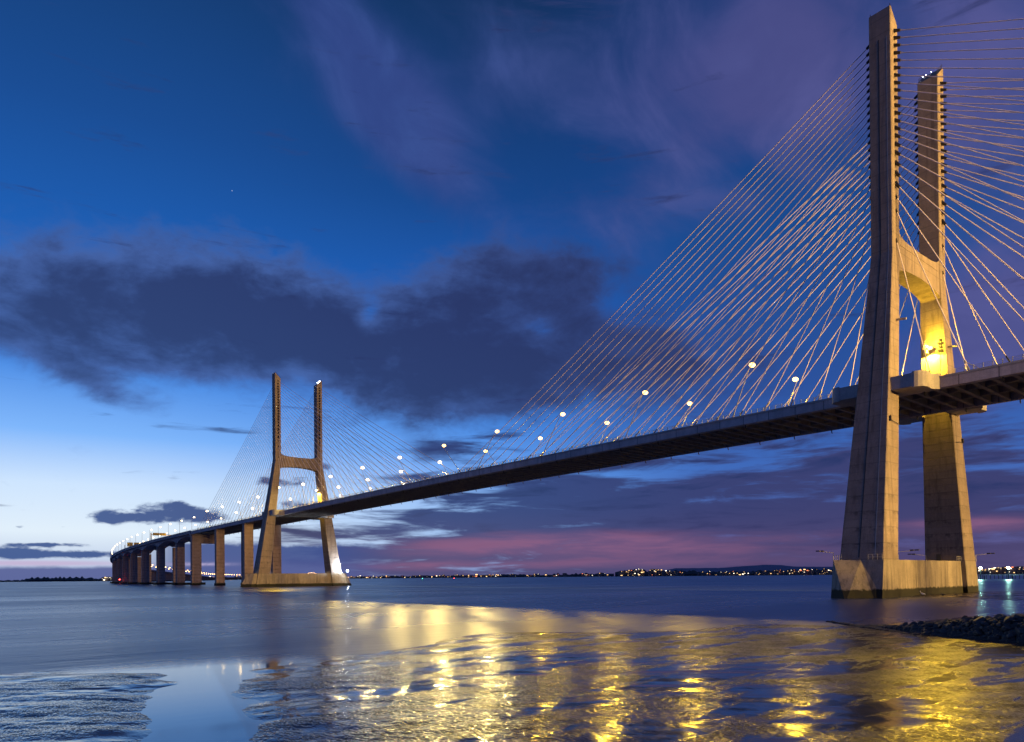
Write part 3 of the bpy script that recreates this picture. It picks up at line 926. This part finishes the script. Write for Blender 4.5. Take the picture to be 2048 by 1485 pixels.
# lamps of the span on the right, leading ashore
for k in range(16):
    s = -44 - 42.5 * k
    for sd in (1, -1):
        row = 'near' if sd > 0 else 'far'
        t = lamp_on_stays(s, sd, 4, f'street lamp on the shore approach, {ordinal(k)} out from near pylon, {row} side', 0, 'lamps on the shore side of the near pylon')
        if k in (7, 8, 9) and sd > 0: flood(t, (0, -sd * 1.1, 14.2), (*road(s, sd * 14.1), top(s) + 14.2), (60, -4, 82), 12.5, APPROACH_W / 3, 1.0)  # unseen flood, added to warm the pylons' outer faces
        if k < 3 and sd < 0: spot(t, (0, -sd * 1.1, 14.5), sd, LAMP_W, SODIUM)

# unseen slip road, added to carry lamps that light the pylons' shore faces
def slip(s, off=0.0):
    th = s / 300.0
    return -215 - 300 * math.sin(th) + off * math.sin(th), -8.0 - 300 * (1 - math.cos(th)) + off * -math.cos(th)


sl = thing('added_slip_road', 'unseen slip road viaduct, added to carry lamps that light the pylons', 'viaduct')
rings = []
for s in range(2, 480, 12):
    z = 54.0 - s * 0.03
    rr = []
    for off, dz in ((-5, 0), (5, 0), (5, -0.9), (2, -2.4), (-2, -2.4), (-5, -0.9)):
        x, y = slip(s, off); rr.append((x, y, z + dz))
    rings.append(rr)
MB().loft(rings).build('deck', M_DECK, sl)
for k in range(6):
    x, y = slip(40 + 80 * k)
    MB().tube((x, y, -1), (x, y, 54.0 - (40 + 80 * k) * 0.03 - 2.3), 1.6, n=12).build('pier', M_PIER, sl)
for k in range(11):
    s = 40 + 42.5 * k
    x, y = slip(s, 4.6); x2, y2 = slip(s, 3.2); z = 54.0 - s * 0.03
    t = thing('street_lamp', f'unseen lamp on the added slip road ashore, {ordinal(k)} from the bridge', 'street lamp', 'unseen lamps on the added slip road', (x, y, z))
    MB().tube((0, 0, -0.2), (0, 0, 13.0), 0.15, 0.1, 6).path([(0, 0, 13.0), (x2 - x, y2 - y, 13.6)], 0.07, 5).build('post', M_STEEL, t)
    MB().ball((x2 - x, y2 - y, 13.5), 0.6, 0.6, 0.3).build('lamp_glass', G_LAMP, t)
    if 3 <= k <= 8: flood(t, (x2 - x, y2 - y, 12.9), (x2, y2, z + 12.9), (100, -6, 82), 15, SLIP_W / 6, 2.0)

# lamps fixed to the inner faces of the pylon legs
for px, nm in ((0, 'near'), (420, 'distant')):
    for sd in (1, -1):
        a, yi, yo = legdim(71)
        t = thing('wall_lamp', f'dazzling lamp on the inside of the {"nearer" if sd > 0 else "farther"} leg of the {nm} pylon', 'wall lamp', 'lamps fixed to the pylon legs', (px + 0.3, sd * yi, 71.2))
        MB().tube((0, sd * 0.2, 0), (0, -sd * 1.4, 0.3), 0.08).build('arm', M_STEEL, t)
        MB().ball((0, -sd * 1.6, 0.3), 0.8, 0.8, 0.5).build('lamp_glass', G_LAMP if px == 0 else G_LAMPW, t)
        if sd < 0 and not px: bulb(t, (0, -sd * 3.6, 0.6), WALL_W * 0.30, SODIUM, 0.5)  # added bulb away from the lamp, brightens the beam soffit
        if sd < 0 or px: spot(t, (0, -sd * 1.6, -0.75), sd, WALL_W * 1.6, SODIUM, 8, 150, 0.06)

# signal masts beside the far leg of the near pylon
for k, (x, lab) in enumerate(((1.0, 'thin mast with stacked dark plates, left of the bright lamp on the far leg'), (-3.0, 'thin mast with stacked dark plates, right of the bright lamp on the far leg'))):
    t = thing('signal_mast', lab, 'signal mast', 'masts before the far leg of the near pylon', (x, -12.9, top(0)))
    MB().tube((0, 0, -0.4), (0, 0, 18.2), 0.13, 0.09, 8).build('post', M_STEEL, t)
    hb = MB()
    for j, (z, w) in enumerate(((14.2, 0.75), (15.3, 0.5), (16.3, 0.85), (17.3, 0.45))):
        hb.box(-w, w * 0.6, -0.2, 0.2, z - 0.35, z + 0.3)
        hb.box(-w * 0.5, w, -0.35, 0.05, z + 0.25, z + 0.5)
    hb.build('signal_plates', M_DARK, t)

# ------------------------------------------------------------------ piers
def blade(s, off0, off1, ztop, thick, parent, name='column', m=M_PIER):
    x0, y0 = road(s, off0); x1, y1 = road(s, off1)
    d = Vector((x1 - x0, y1 - y0, 0)).normalized(); e = Vector((-d.y, d.x, 0)) * thick / 2
    if e.x < 0: e = -e
    a, b = Vector((x0, y0, 0)), Vector((x1, y1, 0))
    P = []
    for z in (-1.0, ztop):
        for q in (a - e, b - e, b + e, a + e): P.append((q.x, q.y, z))
    return MB().quadbox(P).build(name, m, parent)


WORDS = ['first', 'second', 'third', 'fourth', 'fifth', 'sixth', 'seventh', 'eighth', 'ninth', 'tenth', 'eleventh', 'twelfth']
for k, s in enumerate([493, 564, 638]):
    t = thing('bridge_pier', f'concrete twin-column pier under the deck, {ordinal(k)} left of the distant pylon', 'bridge pier', 'piers under the left side span')
    z = top(s) - 3.02
    blade(s, 15.0, 7.9, z, 4.6, t); blade(s, -7.9, -15.0, z, 4.6, t)
    blade(s, 15.4, 7.5, 2.4, 5.6, t, 'footing', M_PLINTH); blade(s, -7.5, -15.4, 2.4, 5.6, t, 'footing', M_PLINTH)
    if s == 638:
        MB().box(s - 2.2, s + 2.2, -7.95, 7.95, z - 8.6, z - 0.05).build('crossbeam', M_PIER, t)
        MB().box(s - 1.4, s + 1.4, 15.0, 16.2, z - 0.5, z + 3.4).build('shear_block', M_DECK, t)
for k, s in enumerate([-74, -145, -207]):
    t = thing('bridge_pier', f'concrete twin-column pier on the shore side, {ordinal(k)} out from near pylon', 'bridge pier', 'piers on the shore side')
    z = top(s) - 3.02
    blade(s, 15.0, 7.9, z, 4.6, t); blade(s, -7.9, -15.0, z, 4.6, t)
for k, s in enumerate([-285, -365, -445, -525, -605, -685]):
    t = thing('bridge_pier', f'wide concrete pier of the shore viaduct, {ordinal(k)} beyond the stays', 'bridge pier', 'piers on the shore side')
    blade(s, 12, -12, top(s) - 3.02, 4.6, t)

# approach viaduct: two haunched box girders side by side
via = thing('approach_viaduct', 'curving concrete viaduct beyond the distant pylon, bending away at the left', 'viaduct')
PS = [638, 702, 782, 866, 950, 1034, 1118, 1202, 1286, 1370, 1454, 1538]


def depth(s):
    j = max(i for i, q in enumerate(PS) if q <= s + 1e-6)
    if j == len(PS) - 1: return 7.0
    t = (s - PS[j]) / (PS[j + 1] - PS[j])
    return 3.4 + 4.4 * abs(2 * t - 1) ** 2.2


sv = np.arange(638.3, 1538.1, 7.0)
for c_, nm in ((7.7, 'near'), (-7.7, 'far')):
    rings = []
    for s in sv:
        z = top(s); d = depth(s); rr = []
        for off, dz in ((c_ - 7.4, -0.1), (c_ + 7.4, -0.1), (c_ + 7.4, -1.9), (c_ + 4.2, -2.3), (c_ + 3.6, -d), (c_ - 3.6, -d), (c_ - 4.2, -2.3), (c_ - 7.4, -1.9)):
            x, y = road(s, off); rr.append((x, y, z + dz))
        rings.append(rr)
    MB().loft(rings).build('box_girder', M_DECK, via)
for sd in (1, -1):
    sweep([(sd * 15.1, -0.6), (sd * 15.4, -0.6), (sd * 15.4, 0.85), (sd * 15.1, 0.85)], list(sv), M_FAIR, 'parapet', via)
    railing(sd * 15.0, 640, 1540, 4.0, via, 1.6)
for k, s in enumerate(PS[1:]):
    t = thing('bridge_pier', f'broad concrete pier under the curving viaduct, {ordinal(k)} beyond the stayed deck', 'bridge pier', 'piers under the curving viaduct')
    z = top(s) - depth(s)
    blade(s, 12.2, 4.2, z, 4.4, t); blade(s, -4.2, -12.2, z, 4.4, t)
    blade(s, 15.5, -15.5, 2.3, 8.0, t, 'footing', M_PLINTH)


def post_lamp(s, sd, label, group, power, glass, H=13.5, fat=1.0):
    x, y = road(s, sd * 14.6); x2, y2 = road(s, sd * 13.0)
    t = thing('street_lamp', label, 'street lamp', group, (x, y, top(s)))
    v = Vector((x2 - x, y2 - y, 0))
    MB().tube((0, 0, -0.2), (0, 0, H - 1.2), 0.15 * fat, 0.10 * fat, 6).path([(0, 0, H - 1.2), tuple(v * 0.25 + Vector((0, 0, H - 0.4))), tuple(v * 1.2 + Vector((0, 0, H)))], 0.09 * fat, 5).build('post', M_STEEL, t)
    q = v * 1.3
    MB().ball((q.x, q.y, H - 0.1), 0.8 * fat, 0.8 * fat, 0.55 * fat, 8, 5).build('lamp_glass', glass, t)
    if power: spot(t, (q.x, q.y, H - 1.1), sd, power, SODIUM)
    return t


k = 0
s = 636.5
while s < 1560:
    for sd in (1, -1):
        row = 'near' if sd > 0 else 'far'
        post_lamp(s, sd, f'lit lamp with curved arm on the bending viaduct, {ordinal(k)} from stays, {row} side', f'lamps along the {row} side of the bending viaduct', 0, G_LAMPW)
    k += 1; s += 42.5

# sign gantries on the viaduct
for k, (s, lab, offs) in enumerate(((800, 'yellow lit sign gantry with two boards on the viaduct, nearer one', (9, 2)), (985, 'yellow lit sign gantry with two square boards, farther along the bend', (8, 0)))):
    t = thing('sign_gantry', lab, 'road sign', 'sign gantries on the viaduct')
    z = top(s)
    x0, y0 = road(s, 14.4); x1, y1 = road(s, -14.4)
    H = 8.0
    if k == 0:
        MB().box(x0 - .45, x0 + .45, y0 - .45, y0 + .45, z - 0.2, z + H + 1.5).build('post', M_SIGN, t)
        MB().box(x1 - .45, x1 + .45, y1 - .45, y1 + .45, z - 0.2, z + H).build('post', M_SIGN, t)
        MB().quadbox([(x0 - .3, y0, z + H - 0.8), (x1 - .3, y1, z + H - 0.8), (x1 + .3, y1, z + H - 0.8), (x0 + .3, y0, z + H - 0.8), (x0 - .3, y0, z + H - 0.2), (x1 - .3, y1, z + H - 0.2), (x1 + .3, y1, z + H - 0.2), (x0 + .3, y0, z + H - 0.2)]).build('beam', M_SIGN, t)
    else:
        for (xx, yy) in ((x0, y0), (x1, y1)): MB().box(xx - .3, xx + .3, yy - .3, yy + .3, z - 0.2, z + H - 2).build('post', M_PAINT, t)
    for off in offs:
        xa, ya = road(s, off + 3.6); xb, yb = road(s, off - 3.2)
        z0, z1 = (H - 1.4, H + 1.6) if k == 0 else (H - 4.0, H + 1.5)
        MB().quadbox([(xa - .6, ya, z + z0), (xb - .6, yb, z + z0), (xb - .35, yb, z + z0), (xa - .35, ya, z + z0), (xa - .6, ya, z + z1), (xb - .6, yb, z + z1), (xb - .35, yb, z + z1), (xa - .35, ya, z + z1)]).build('sign_board', M_SIGN, t)
    if k == 0: bulb(t, (x0 - 6, y0 * 0.4 + y1 * 0.6, z + H - 3.0), 1500, (1.0, 0.62, 0.08))  # added bulb without a fixture, lights the nearer sign boards

# ------------------------------------------------------------------ low viaduct running on across the water
lowv = thing('low_viaduct', 'low viaduct far across the water, rising to a hump on the horizon', 'viaduct')
sv2 = np.concatenate([np.arange(1538.5, 5000, 28.0), np.arange(5000, 8200, 40.0)])
rings = []
for s in sv2:
    z = top(s); rr = []
    for off, dz in ((-15, 0), (15, 0), (15, -1.6), (9, -2.2), (8.5, -4.0), (-8.5, -4.0), (-9, -2.2), (-15, -1.6)):
        x, y = road(s, off); rr.append((x, y, z + dz))
    rings.append(rr)
MB().loft(rings).build('deck', M_DECK, lowv)
s = 1622.0
while s < 8000:
    blade(s, 12.0, -12.0, top(s) - 4.0, 4.0 if s < 3500 else 6.0, lowv, 'pier')
    s += 84.0 if s < 3600 else 130.0
k = 0
s = 1580.0
while s < 7900:
    for sd in ((1, -1) if s < 4200 else (1,)):
        row = 'near' if sd > 0 else 'far'
        far = s > 4200
        post_lamp(s, sd, (f'far-off lit lamp on the low viaduct, {ordinal(k)} along, {row} side' if not far else f'tiny lit lamp on the viaduct near the horizon, {ordinal(k)} along'), 'lamps along the low viaduct', 0, G_FAR, 13.0, 2.6 if far else 1.7)
    k += 1; s += 62.0 if s < 4200 else 66.0

# ------------------------------------------------------------------ far shores
def bearing(u, d):
    v = fw * FPX + rt * (u - 1024)
    v = Vector((v.x, v.y, 0)).normalized()
    return Vector((CAM.x, CAM.y, 0)) + v * d


def shore(name, u0_, u1_, d, prof, mt, step=6, thick=300, seed=1, rough=0.3):
    """a low strip of land: front foot in the water, ragged tree-line top"""
    rng = random.Random(seed); rings = []
    u = u0_
    while u <= u1_:
        h = np.interp(u, [p[0] for p in prof], [p[1] for p in prof]) * (1 + rng.uniform(-rough, rough))
        a = bearing(u, d); b = bearing(u, d + thick * 0.25); c = bearing(u, d + thick)
        rings.append([(a.x, a.y, -1), (a.x, a.y, h * 0.4), (b.x, b.y, h), (c.x, c.y, h * 0.8), (c.x, c.y, -1)])
        u += step
    MB().loft(rings).build(name, mt, None, kind='structure')


shore('far_shore', -300, 240, 3600, [(-300, 8), (40, 7), (60, 17), (160, 19), (200, 12), (240, 8)], M_LAND, 4, seed=2)
shore('far_shore', 240, 700, 7600, [(240, 10), (700, 14)], M_LAND, 8, seed=3)
shore('far_shore', 700, 1230, 5200, [(700, 12), (900, 17), (1100, 20), (1230, 26)], M_LAND, 4, seed=4)
shore('far_shore', 1230, 1960, 4600, [(1230, 26), (1280, 44), (1330, 32), (1480, 24), (1640, 34), (1960, 26)], M_LAND, 4, seed=5)
shore('far_shore', 1950, 2500, 3300, [(1950, 18), (2048, 20), (2500, 30)], M_LAND, 4, seed=6)
shore('hill', 1310, 1760, 9000, [(1310, 40), (1350, 95), (1440, 92), (1490, 112), (1530, 126), (1560, 120), (1590, 98), (1680, 90), (1760, 70)], M_HILL, 6, 900, 7, 0.015)


def town(name, label, u0_, u1_, d, n, hprof, size, seed, mats, dens=None):
    """a far strip of houses: dark boxes in one object, their lit windows in another"""
    rng = random.Random(seed)
    hb = MB(); lights = {}
    for _ in range(n):
        u = rng.uniform(u0_, u1_) if dens is None else min(max(rng.gauss(*dens), u0_), u1_)
        dd = d + rng.uniform(0, 160)
        p = bearing(u, dd)
        g = np.interp(u, [q[0] for q in hprof], [q[1] for q in hprof])
        z = g * rng.uniform(0.12, 1.0)
        w = size * rng.uniform(0.7, 2.2); h = size * rng.uniform(0.5, 1.3)
        hb.box(p.x - w, p.x + w, p.y - w, p.y + w, 0, z + h * 1.1)
        if rng.random() < 0.85:
            mt = rng.choices(mats, [6, 2, 1][:len(mats)])[0]
            q = bearing(u, dd - w * 1.5 - 3)
            lw = size * 0.36 * math.exp(rng.gauss(0, 0.5))
            lights.setdefault(mt.name, (mt, MB()))[1].box(q.x - lw, q.x + lw, q.y - lw * 0.7, q.y + lw * 0.7, z + h * 0.3, z + h * 0.3 + lw * rng.uniform(0.6, 1.2))
    root = thing(name, label, 'town')
    root['kind'] = 'stuff'
    o = hb.build('houses', M_TOWN, root); o['kind'] = 'stuff'
    for mt, mb in lights.values():
        o = mb.build('lit_windows', mt, root); o['kind'] = 'stuff'


TM = [G_TOWN, G_TOWNW, G_TOWNR]
town('far_town', 'row of white town lights at the left end of the far shore', 205, 235, 3500, 34, [(0, 14), (240, 14)], 4.5, 21, [G_TOWNW, G_TOWN], )
town('far_town', 'scattered town lights along the low shore left of the pylon', 225, 500, 7300, 70, [(0, 24), (700, 24)], 8, 22, TM)
town('far_town', 'dense orange town lights just right of the distant pylon', 690, 1010, 5000, 110, [(690, 15), (1010, 18)], 5.0, 23, TM)
town('far_town', 'sparse town lights on the shore at the middle of the horizon', 1010, 1230, 5000, 30, [(1010, 20), (1230, 30)], 5.0, 24, TM)
town('far_town', 'cluster of gold lights climbing a small rise on the horizon', 1235, 1355, 4400, 95, [(1235, 26), (1275, 46), (1320, 40), (1355, 28)], 4.5, 25, TM)
town('far_town', 'thin line of town lights below the distant hill', 1355, 1530, 4400, 45, [(1355, 28), (1530, 22)], 4.5, 26, TM)
town('far_town', 'bright town lights on the shore just left of the near pylon foot', 1530, 1690, 4400, 80, [(1530, 28), (1690, 36)], 4.5, 27, TM)
town('far_town', 'blazing orange town lights at the right edge behind the jetty', 1945, 2120, 3100, 150, [(1945, 22), (2120, 24)], 4.5, 28, TM)

# jetty with two dazzling lamps at the right edge
jet = thing('jetty', 'low jetty on thin piles at the right edge', 'jetty')
ja, jb = bearing(1945, 790), bearing(2160, 760)
MB().quadbox([(ja.x, ja.y, 3.6), (jb.x, jb.y, 3.6), (jb.x + 2, jb.y + 2, 3.6), (ja.x + 2, ja.y + 2, 3.6), (ja.x, ja.y, 4.1), (jb.x, jb.y, 4.1), (jb.x + 2, jb.y + 2, 4.1), (ja.x + 2, ja.y + 2, 4.1)]).build('deck', M_PAINT, jet)
for k in range(26):
    q = ja.lerp(jb, k / 25)
    MB().tube((q.x + 1, q.y + 1, -1), (q.x + 1, q.y + 1, 3.6), 0.28, n=6).build('pile', M_DARK, jet)
    if k == 0:
        pm = COL.objects[-1].data
for k, (u, lab) in enumerate(((1961, 'dazzling greenish lamp on a post at the jetty, left one'), (2017, 'dazzling greenish lamp on a post at the jetty, right one'))):
    q = bearing(u, 742)
    t = thing('jetty_lamp', lab, 'lamp', 'lamps at the jetty', (q.x, q.y, 0))
    MB().tube((0, 0, -1), (0, 0, 9.6), 0.42, 0.30, 8).build('post', M_DARK, t)
    MB().tube((-3.0, 0.5, -1), (-3.0, 0.5, 3.6), 0.5, 0.45, 8).build('pile', M_DARK, t)
    MB().ball((0, 0, 10.1), 1.2, 1.2, 0.8).build('lamp_glass', G_GREEN, t)
    bulb(t, (0, 0, 11.4), 9000, (0.42, 1.0, 0.80), 0.6)
# channel markers
for u, d, gm, lab, nm in ((845, 1500, G_GRN, 'small green channel light on the water right of the distant pylon', 'green'), (908, 1500, G_RED, 'small red channel light on the water at middle distance', 'red')):
    q = bearing(u, d)
    t = thing('channel_buoy', lab, 'buoy', None, (q.x, q.y, 0))
    MB().loft([[(1.1 * math.cos(i * math.pi / 4), 1.1 * math.sin(i * math.pi / 4), z) for i in range(8)] for z in (-0.5, 0.8)]).tube((0, 0, 0.8), (0, 0, 3.0), 0.25, 0.1).build('float', M_DARK, t)
    MB().ball((0, 0, 3.3), 0.6, 0.6, 0.6).build('lamp_glass', gm, t)
q = road(1034, 16.6)
t = thing('marker_light', 'small red light low on a viaduct pier at the far left', 'marker light', None, (q[0] - 5.0, q[1], 5.5))
MB().box(-0.3, 0.3, -0.5, 0.2, -3.3, 0.0).build('bracket', M_DARK, t)
MB().ball((0, 0, 0.6), 0.9, 0.9, 0.8).build('lamp_glass', G_RED, t)

# ------------------------------------------------------------------ rock heap at the right
def rock_mesh(seed):
    import bmesh
    rng = random.Random(seed)
    bm = bmesh.new(); bmesh.ops.create_icosphere(bm, subdivisions=2, radius=1.0)
    cuts = [(Vector((rng.uniform(-1, 1), rng.uniform(-1, 1), rng.uniform(-1, 1))).normalized(), rng.uniform(0.42, 0.8)) for _ in range(13)]
    sc_ = Vector((rng.uniform(0.9, 1.35), rng.uniform(0.75, 1.1), rng.uniform(0.6, 0.85)))
    for v in bm.verts:
        p = v.co.copy()
        for nrm, d in cuts:
            e = p.dot(nrm) - d
            if e > 0: p -= nrm * e
        p *= 1 + rng.uniform(-0.04, 0.04)
        v.co = Vector((p.x * sc_.x, p.y * sc_.y, p.z * sc_.z))
    me = bpy.data.meshes.new('boulder'); bm.to_mesh(me); bm.free(); me.materials.append(M_ROCK)
    return me


RM = [rock_mesh(100 + i) for i in range(9)]
FRONT = [(-44.5, 129.0), (-49.5, 134.3), (-53.7, 137.7), (-62.5, 141.4), (-67.8, 143.3), (-76, 146)]
CUM = [0.0]
for a, b in zip(FRONT[:-1], FRONT[1:]): CUM.append(CUM[-1] + math.dist(a, b))
inw = Vector((fw.x, fw.y, 0)).normalized()


def heap(t, w):
    """ground position and height in the heap; t along the front, w metres in from it"""
    x = np.interp(t, CUM, [p[0] for p in FRONT]); y = np.interp(t, CUM, [p[1] for p in FRONT])
    H = np.interp(t, [0, 6, 12, 16, 22, 30, 40], [0.0, 0.06, 0.5, 0.9, 1.7, 2.2, 2.4])
    wid = np.interp(t, [0, 6, 12, 22, 40], [1.5, 3.5, 6.5, 9, 11])
    k = min(1.0, w / wid)
    z = H * math.sin(math.pi * min(1.0, 0.08 + k * 0.72))
    return x + inw.x * w, y + inw.y * w, z, wid


rng = random.Random(5)
nb = 0
placed = []
tries = 0
while nb < 285 and tries < 6000:
    tries += 1
    t_ = CUM[-1] * rng.random() ** 0.8
    if t_ > 37: continue
    wid = np.interp(t_, [0, 6, 12, 22, 40], [1.5, 3.5, 6.5, 9, 11])
    w_ = wid * rng.random()
    x, y, z, _ = heap(t_, w_)
    big = np.interp(t_, [0, 6, 12, 20, 40], [0.20, 0.25, 0.40, 0.48, 0.55])
    r = big * rng.choice((0.55, 0.65, 0.75, 0.9, 1.05, 1.3)) * rng.uniform(0.85, 1.15)
    if any((x - a) ** 2 + (y - b) ** 2 + (z - c) ** 2 < ((r + q) * 0.5) ** 2 for a, b, c, q in placed): continue
    placed.append((x, y, z, r))
    o = put('boulder', RM[nb % 9], None, (x, y, z + r * 0.15))
    o.rotation_euler = (rng.uniform(-0.5, 0.5), rng.uniform(-0.5, 0.5), rng.uniform(0, 6.28)); o.scale = (r, r, r)
    stretch = ['far left tip', 'low left tail', 'left shoulder', 'middle', 'right shoulder', 'right end'][min(5, int(t_ / 4.2))]
    row = ['water-side foot', 'lower slope', 'upper slope', 'crest'][min(3, int(w_ / wid * 4))]
    size_ = 'small' if r < 0.35 else ('middling' if r < 0.58 else 'large')
    o['label'] = f'{size_} dark wet boulder on the {row} of the rock heap, {stretch}'; o['category'] = 'boulder'
    o['group'] = f'{size_} boulders on the {row} of the rock heap, {stretch}'
    nb += 1
# rubble core of the heap and the loose stones round its foot
mb = MB()
for _ in range(2600):
    t_ = CUM[-1] * rng.random()
    wid = np.interp(t_, [0, 6, 12, 22, 40], [1.5, 3.5, 6.5, 9, 11])
    w_ = wid * rng.uniform(-0.12, 1.05)
    x, y, z, _ = heap(t_, max(w_, 0.0))
    r = rng.uniform(0.12, 0.40) * np.interp(t_, [0, 12, 40], [0.7, 1.1, 1.4])
    zz = (z - r * rng.uniform(0.2, 1.2)) if w_ > 0 else rng.uniform(0.02, 0.12)
    mb.ball((x, y, zz), r * rng.uniform(0.8, 1.4), r * rng.uniform(0.8, 1.3), r * rng.uniform(0.5, 0.9), 6, 3)
for _ in range(420):
    t_ = rng.uniform(-1.5, 10); w_ = rng.gauss(1.6, 2.4)
    x = -44.0 + (t_ * -0.72) + inw.x * w_; y = 130 + t_ * 0.69 + inw.y * w_
    r = rng.uniform(0.07, 0.30) * (0.55 + 0.05 * (t_ + 5))
    mb.ball((x, y, rng.uniform(0.02, 0.12)), r * 1.4, r * 1.2, r * 0.6, 6, 3)
put('rubble', mb.mesh('rubble', M_ROCK), None, kind='stuff')
# solid core so the heap stands on the ground
core_ = MB(); rings = []
for t_ in np.linspace(5, CUM[-1], 22):
    rr = []
    wid = heap(t_, 0)[3]
    for w_ in np.linspace(0.2, 1.0, 7):
        x, y, z, _ = heap(t_, wid * w_); rr.append((x, y, z - 0.30))
    x, y, z, _ = heap(t_, wid); rr.append((x, y, -0.4))
    x, y, z, _ = heap(t_, wid * 0.2); rr.append((x, y, -0.4))
    rings.append(rr)
core_.loft(rings).build('rock_bank', M_ROCK, None, kind='structure')

# ------------------------------------------------------------------ birds on the mud before the near pylon
def bird(x, y, z, k, mt, label, grp=None):
    t = thing('bird', label, 'bird', grp, (x, y, z))
    b = MB()
    for dx in (-0.06, 0.06): b.tube((dx * k, 0, 0), (dx * k, 0, 0.34 * k), 0.015 * k, 0.02 * k, 5)
    b.build('legs', M_DARK, t)
    b = MB(); rings = []
    for s_, rr, h in ((-0.42, 0.02, 0.42), (-0.25, 0.09, 0.43), (0.0, 0.15, 0.46), (0.18, 0.12, 0.52), (0.26, 0.06, 0.64), (0.28, 0.045, 0.78), (0.30, 0.065, 0.86), (0.40, 0.03, 0.87), (0.56, 0.006, 0.84)):
        rings.append([(s_ * k, math.cos(w * math.pi / 4) * rr * k, (h + math.sin(w * math.pi / 4) * rr) * k) for w in range(8)])
    b.loft(rings).build('body', mt, t, True)


bird(-10.2, 21.0, 0.12, 1.6, M_BIRD, 'white wading bird standing on the mud before the near pylon foot')
for k, (x, y) in enumerate(((-14.0, 19.0), (-16.5, 17.6), (-13.0, 16.0))):
    bird(x, y, 0.12, 1.1, M_DARK, 'small dark bird on the mud right of the white bird', 'small dark birds on the mud')
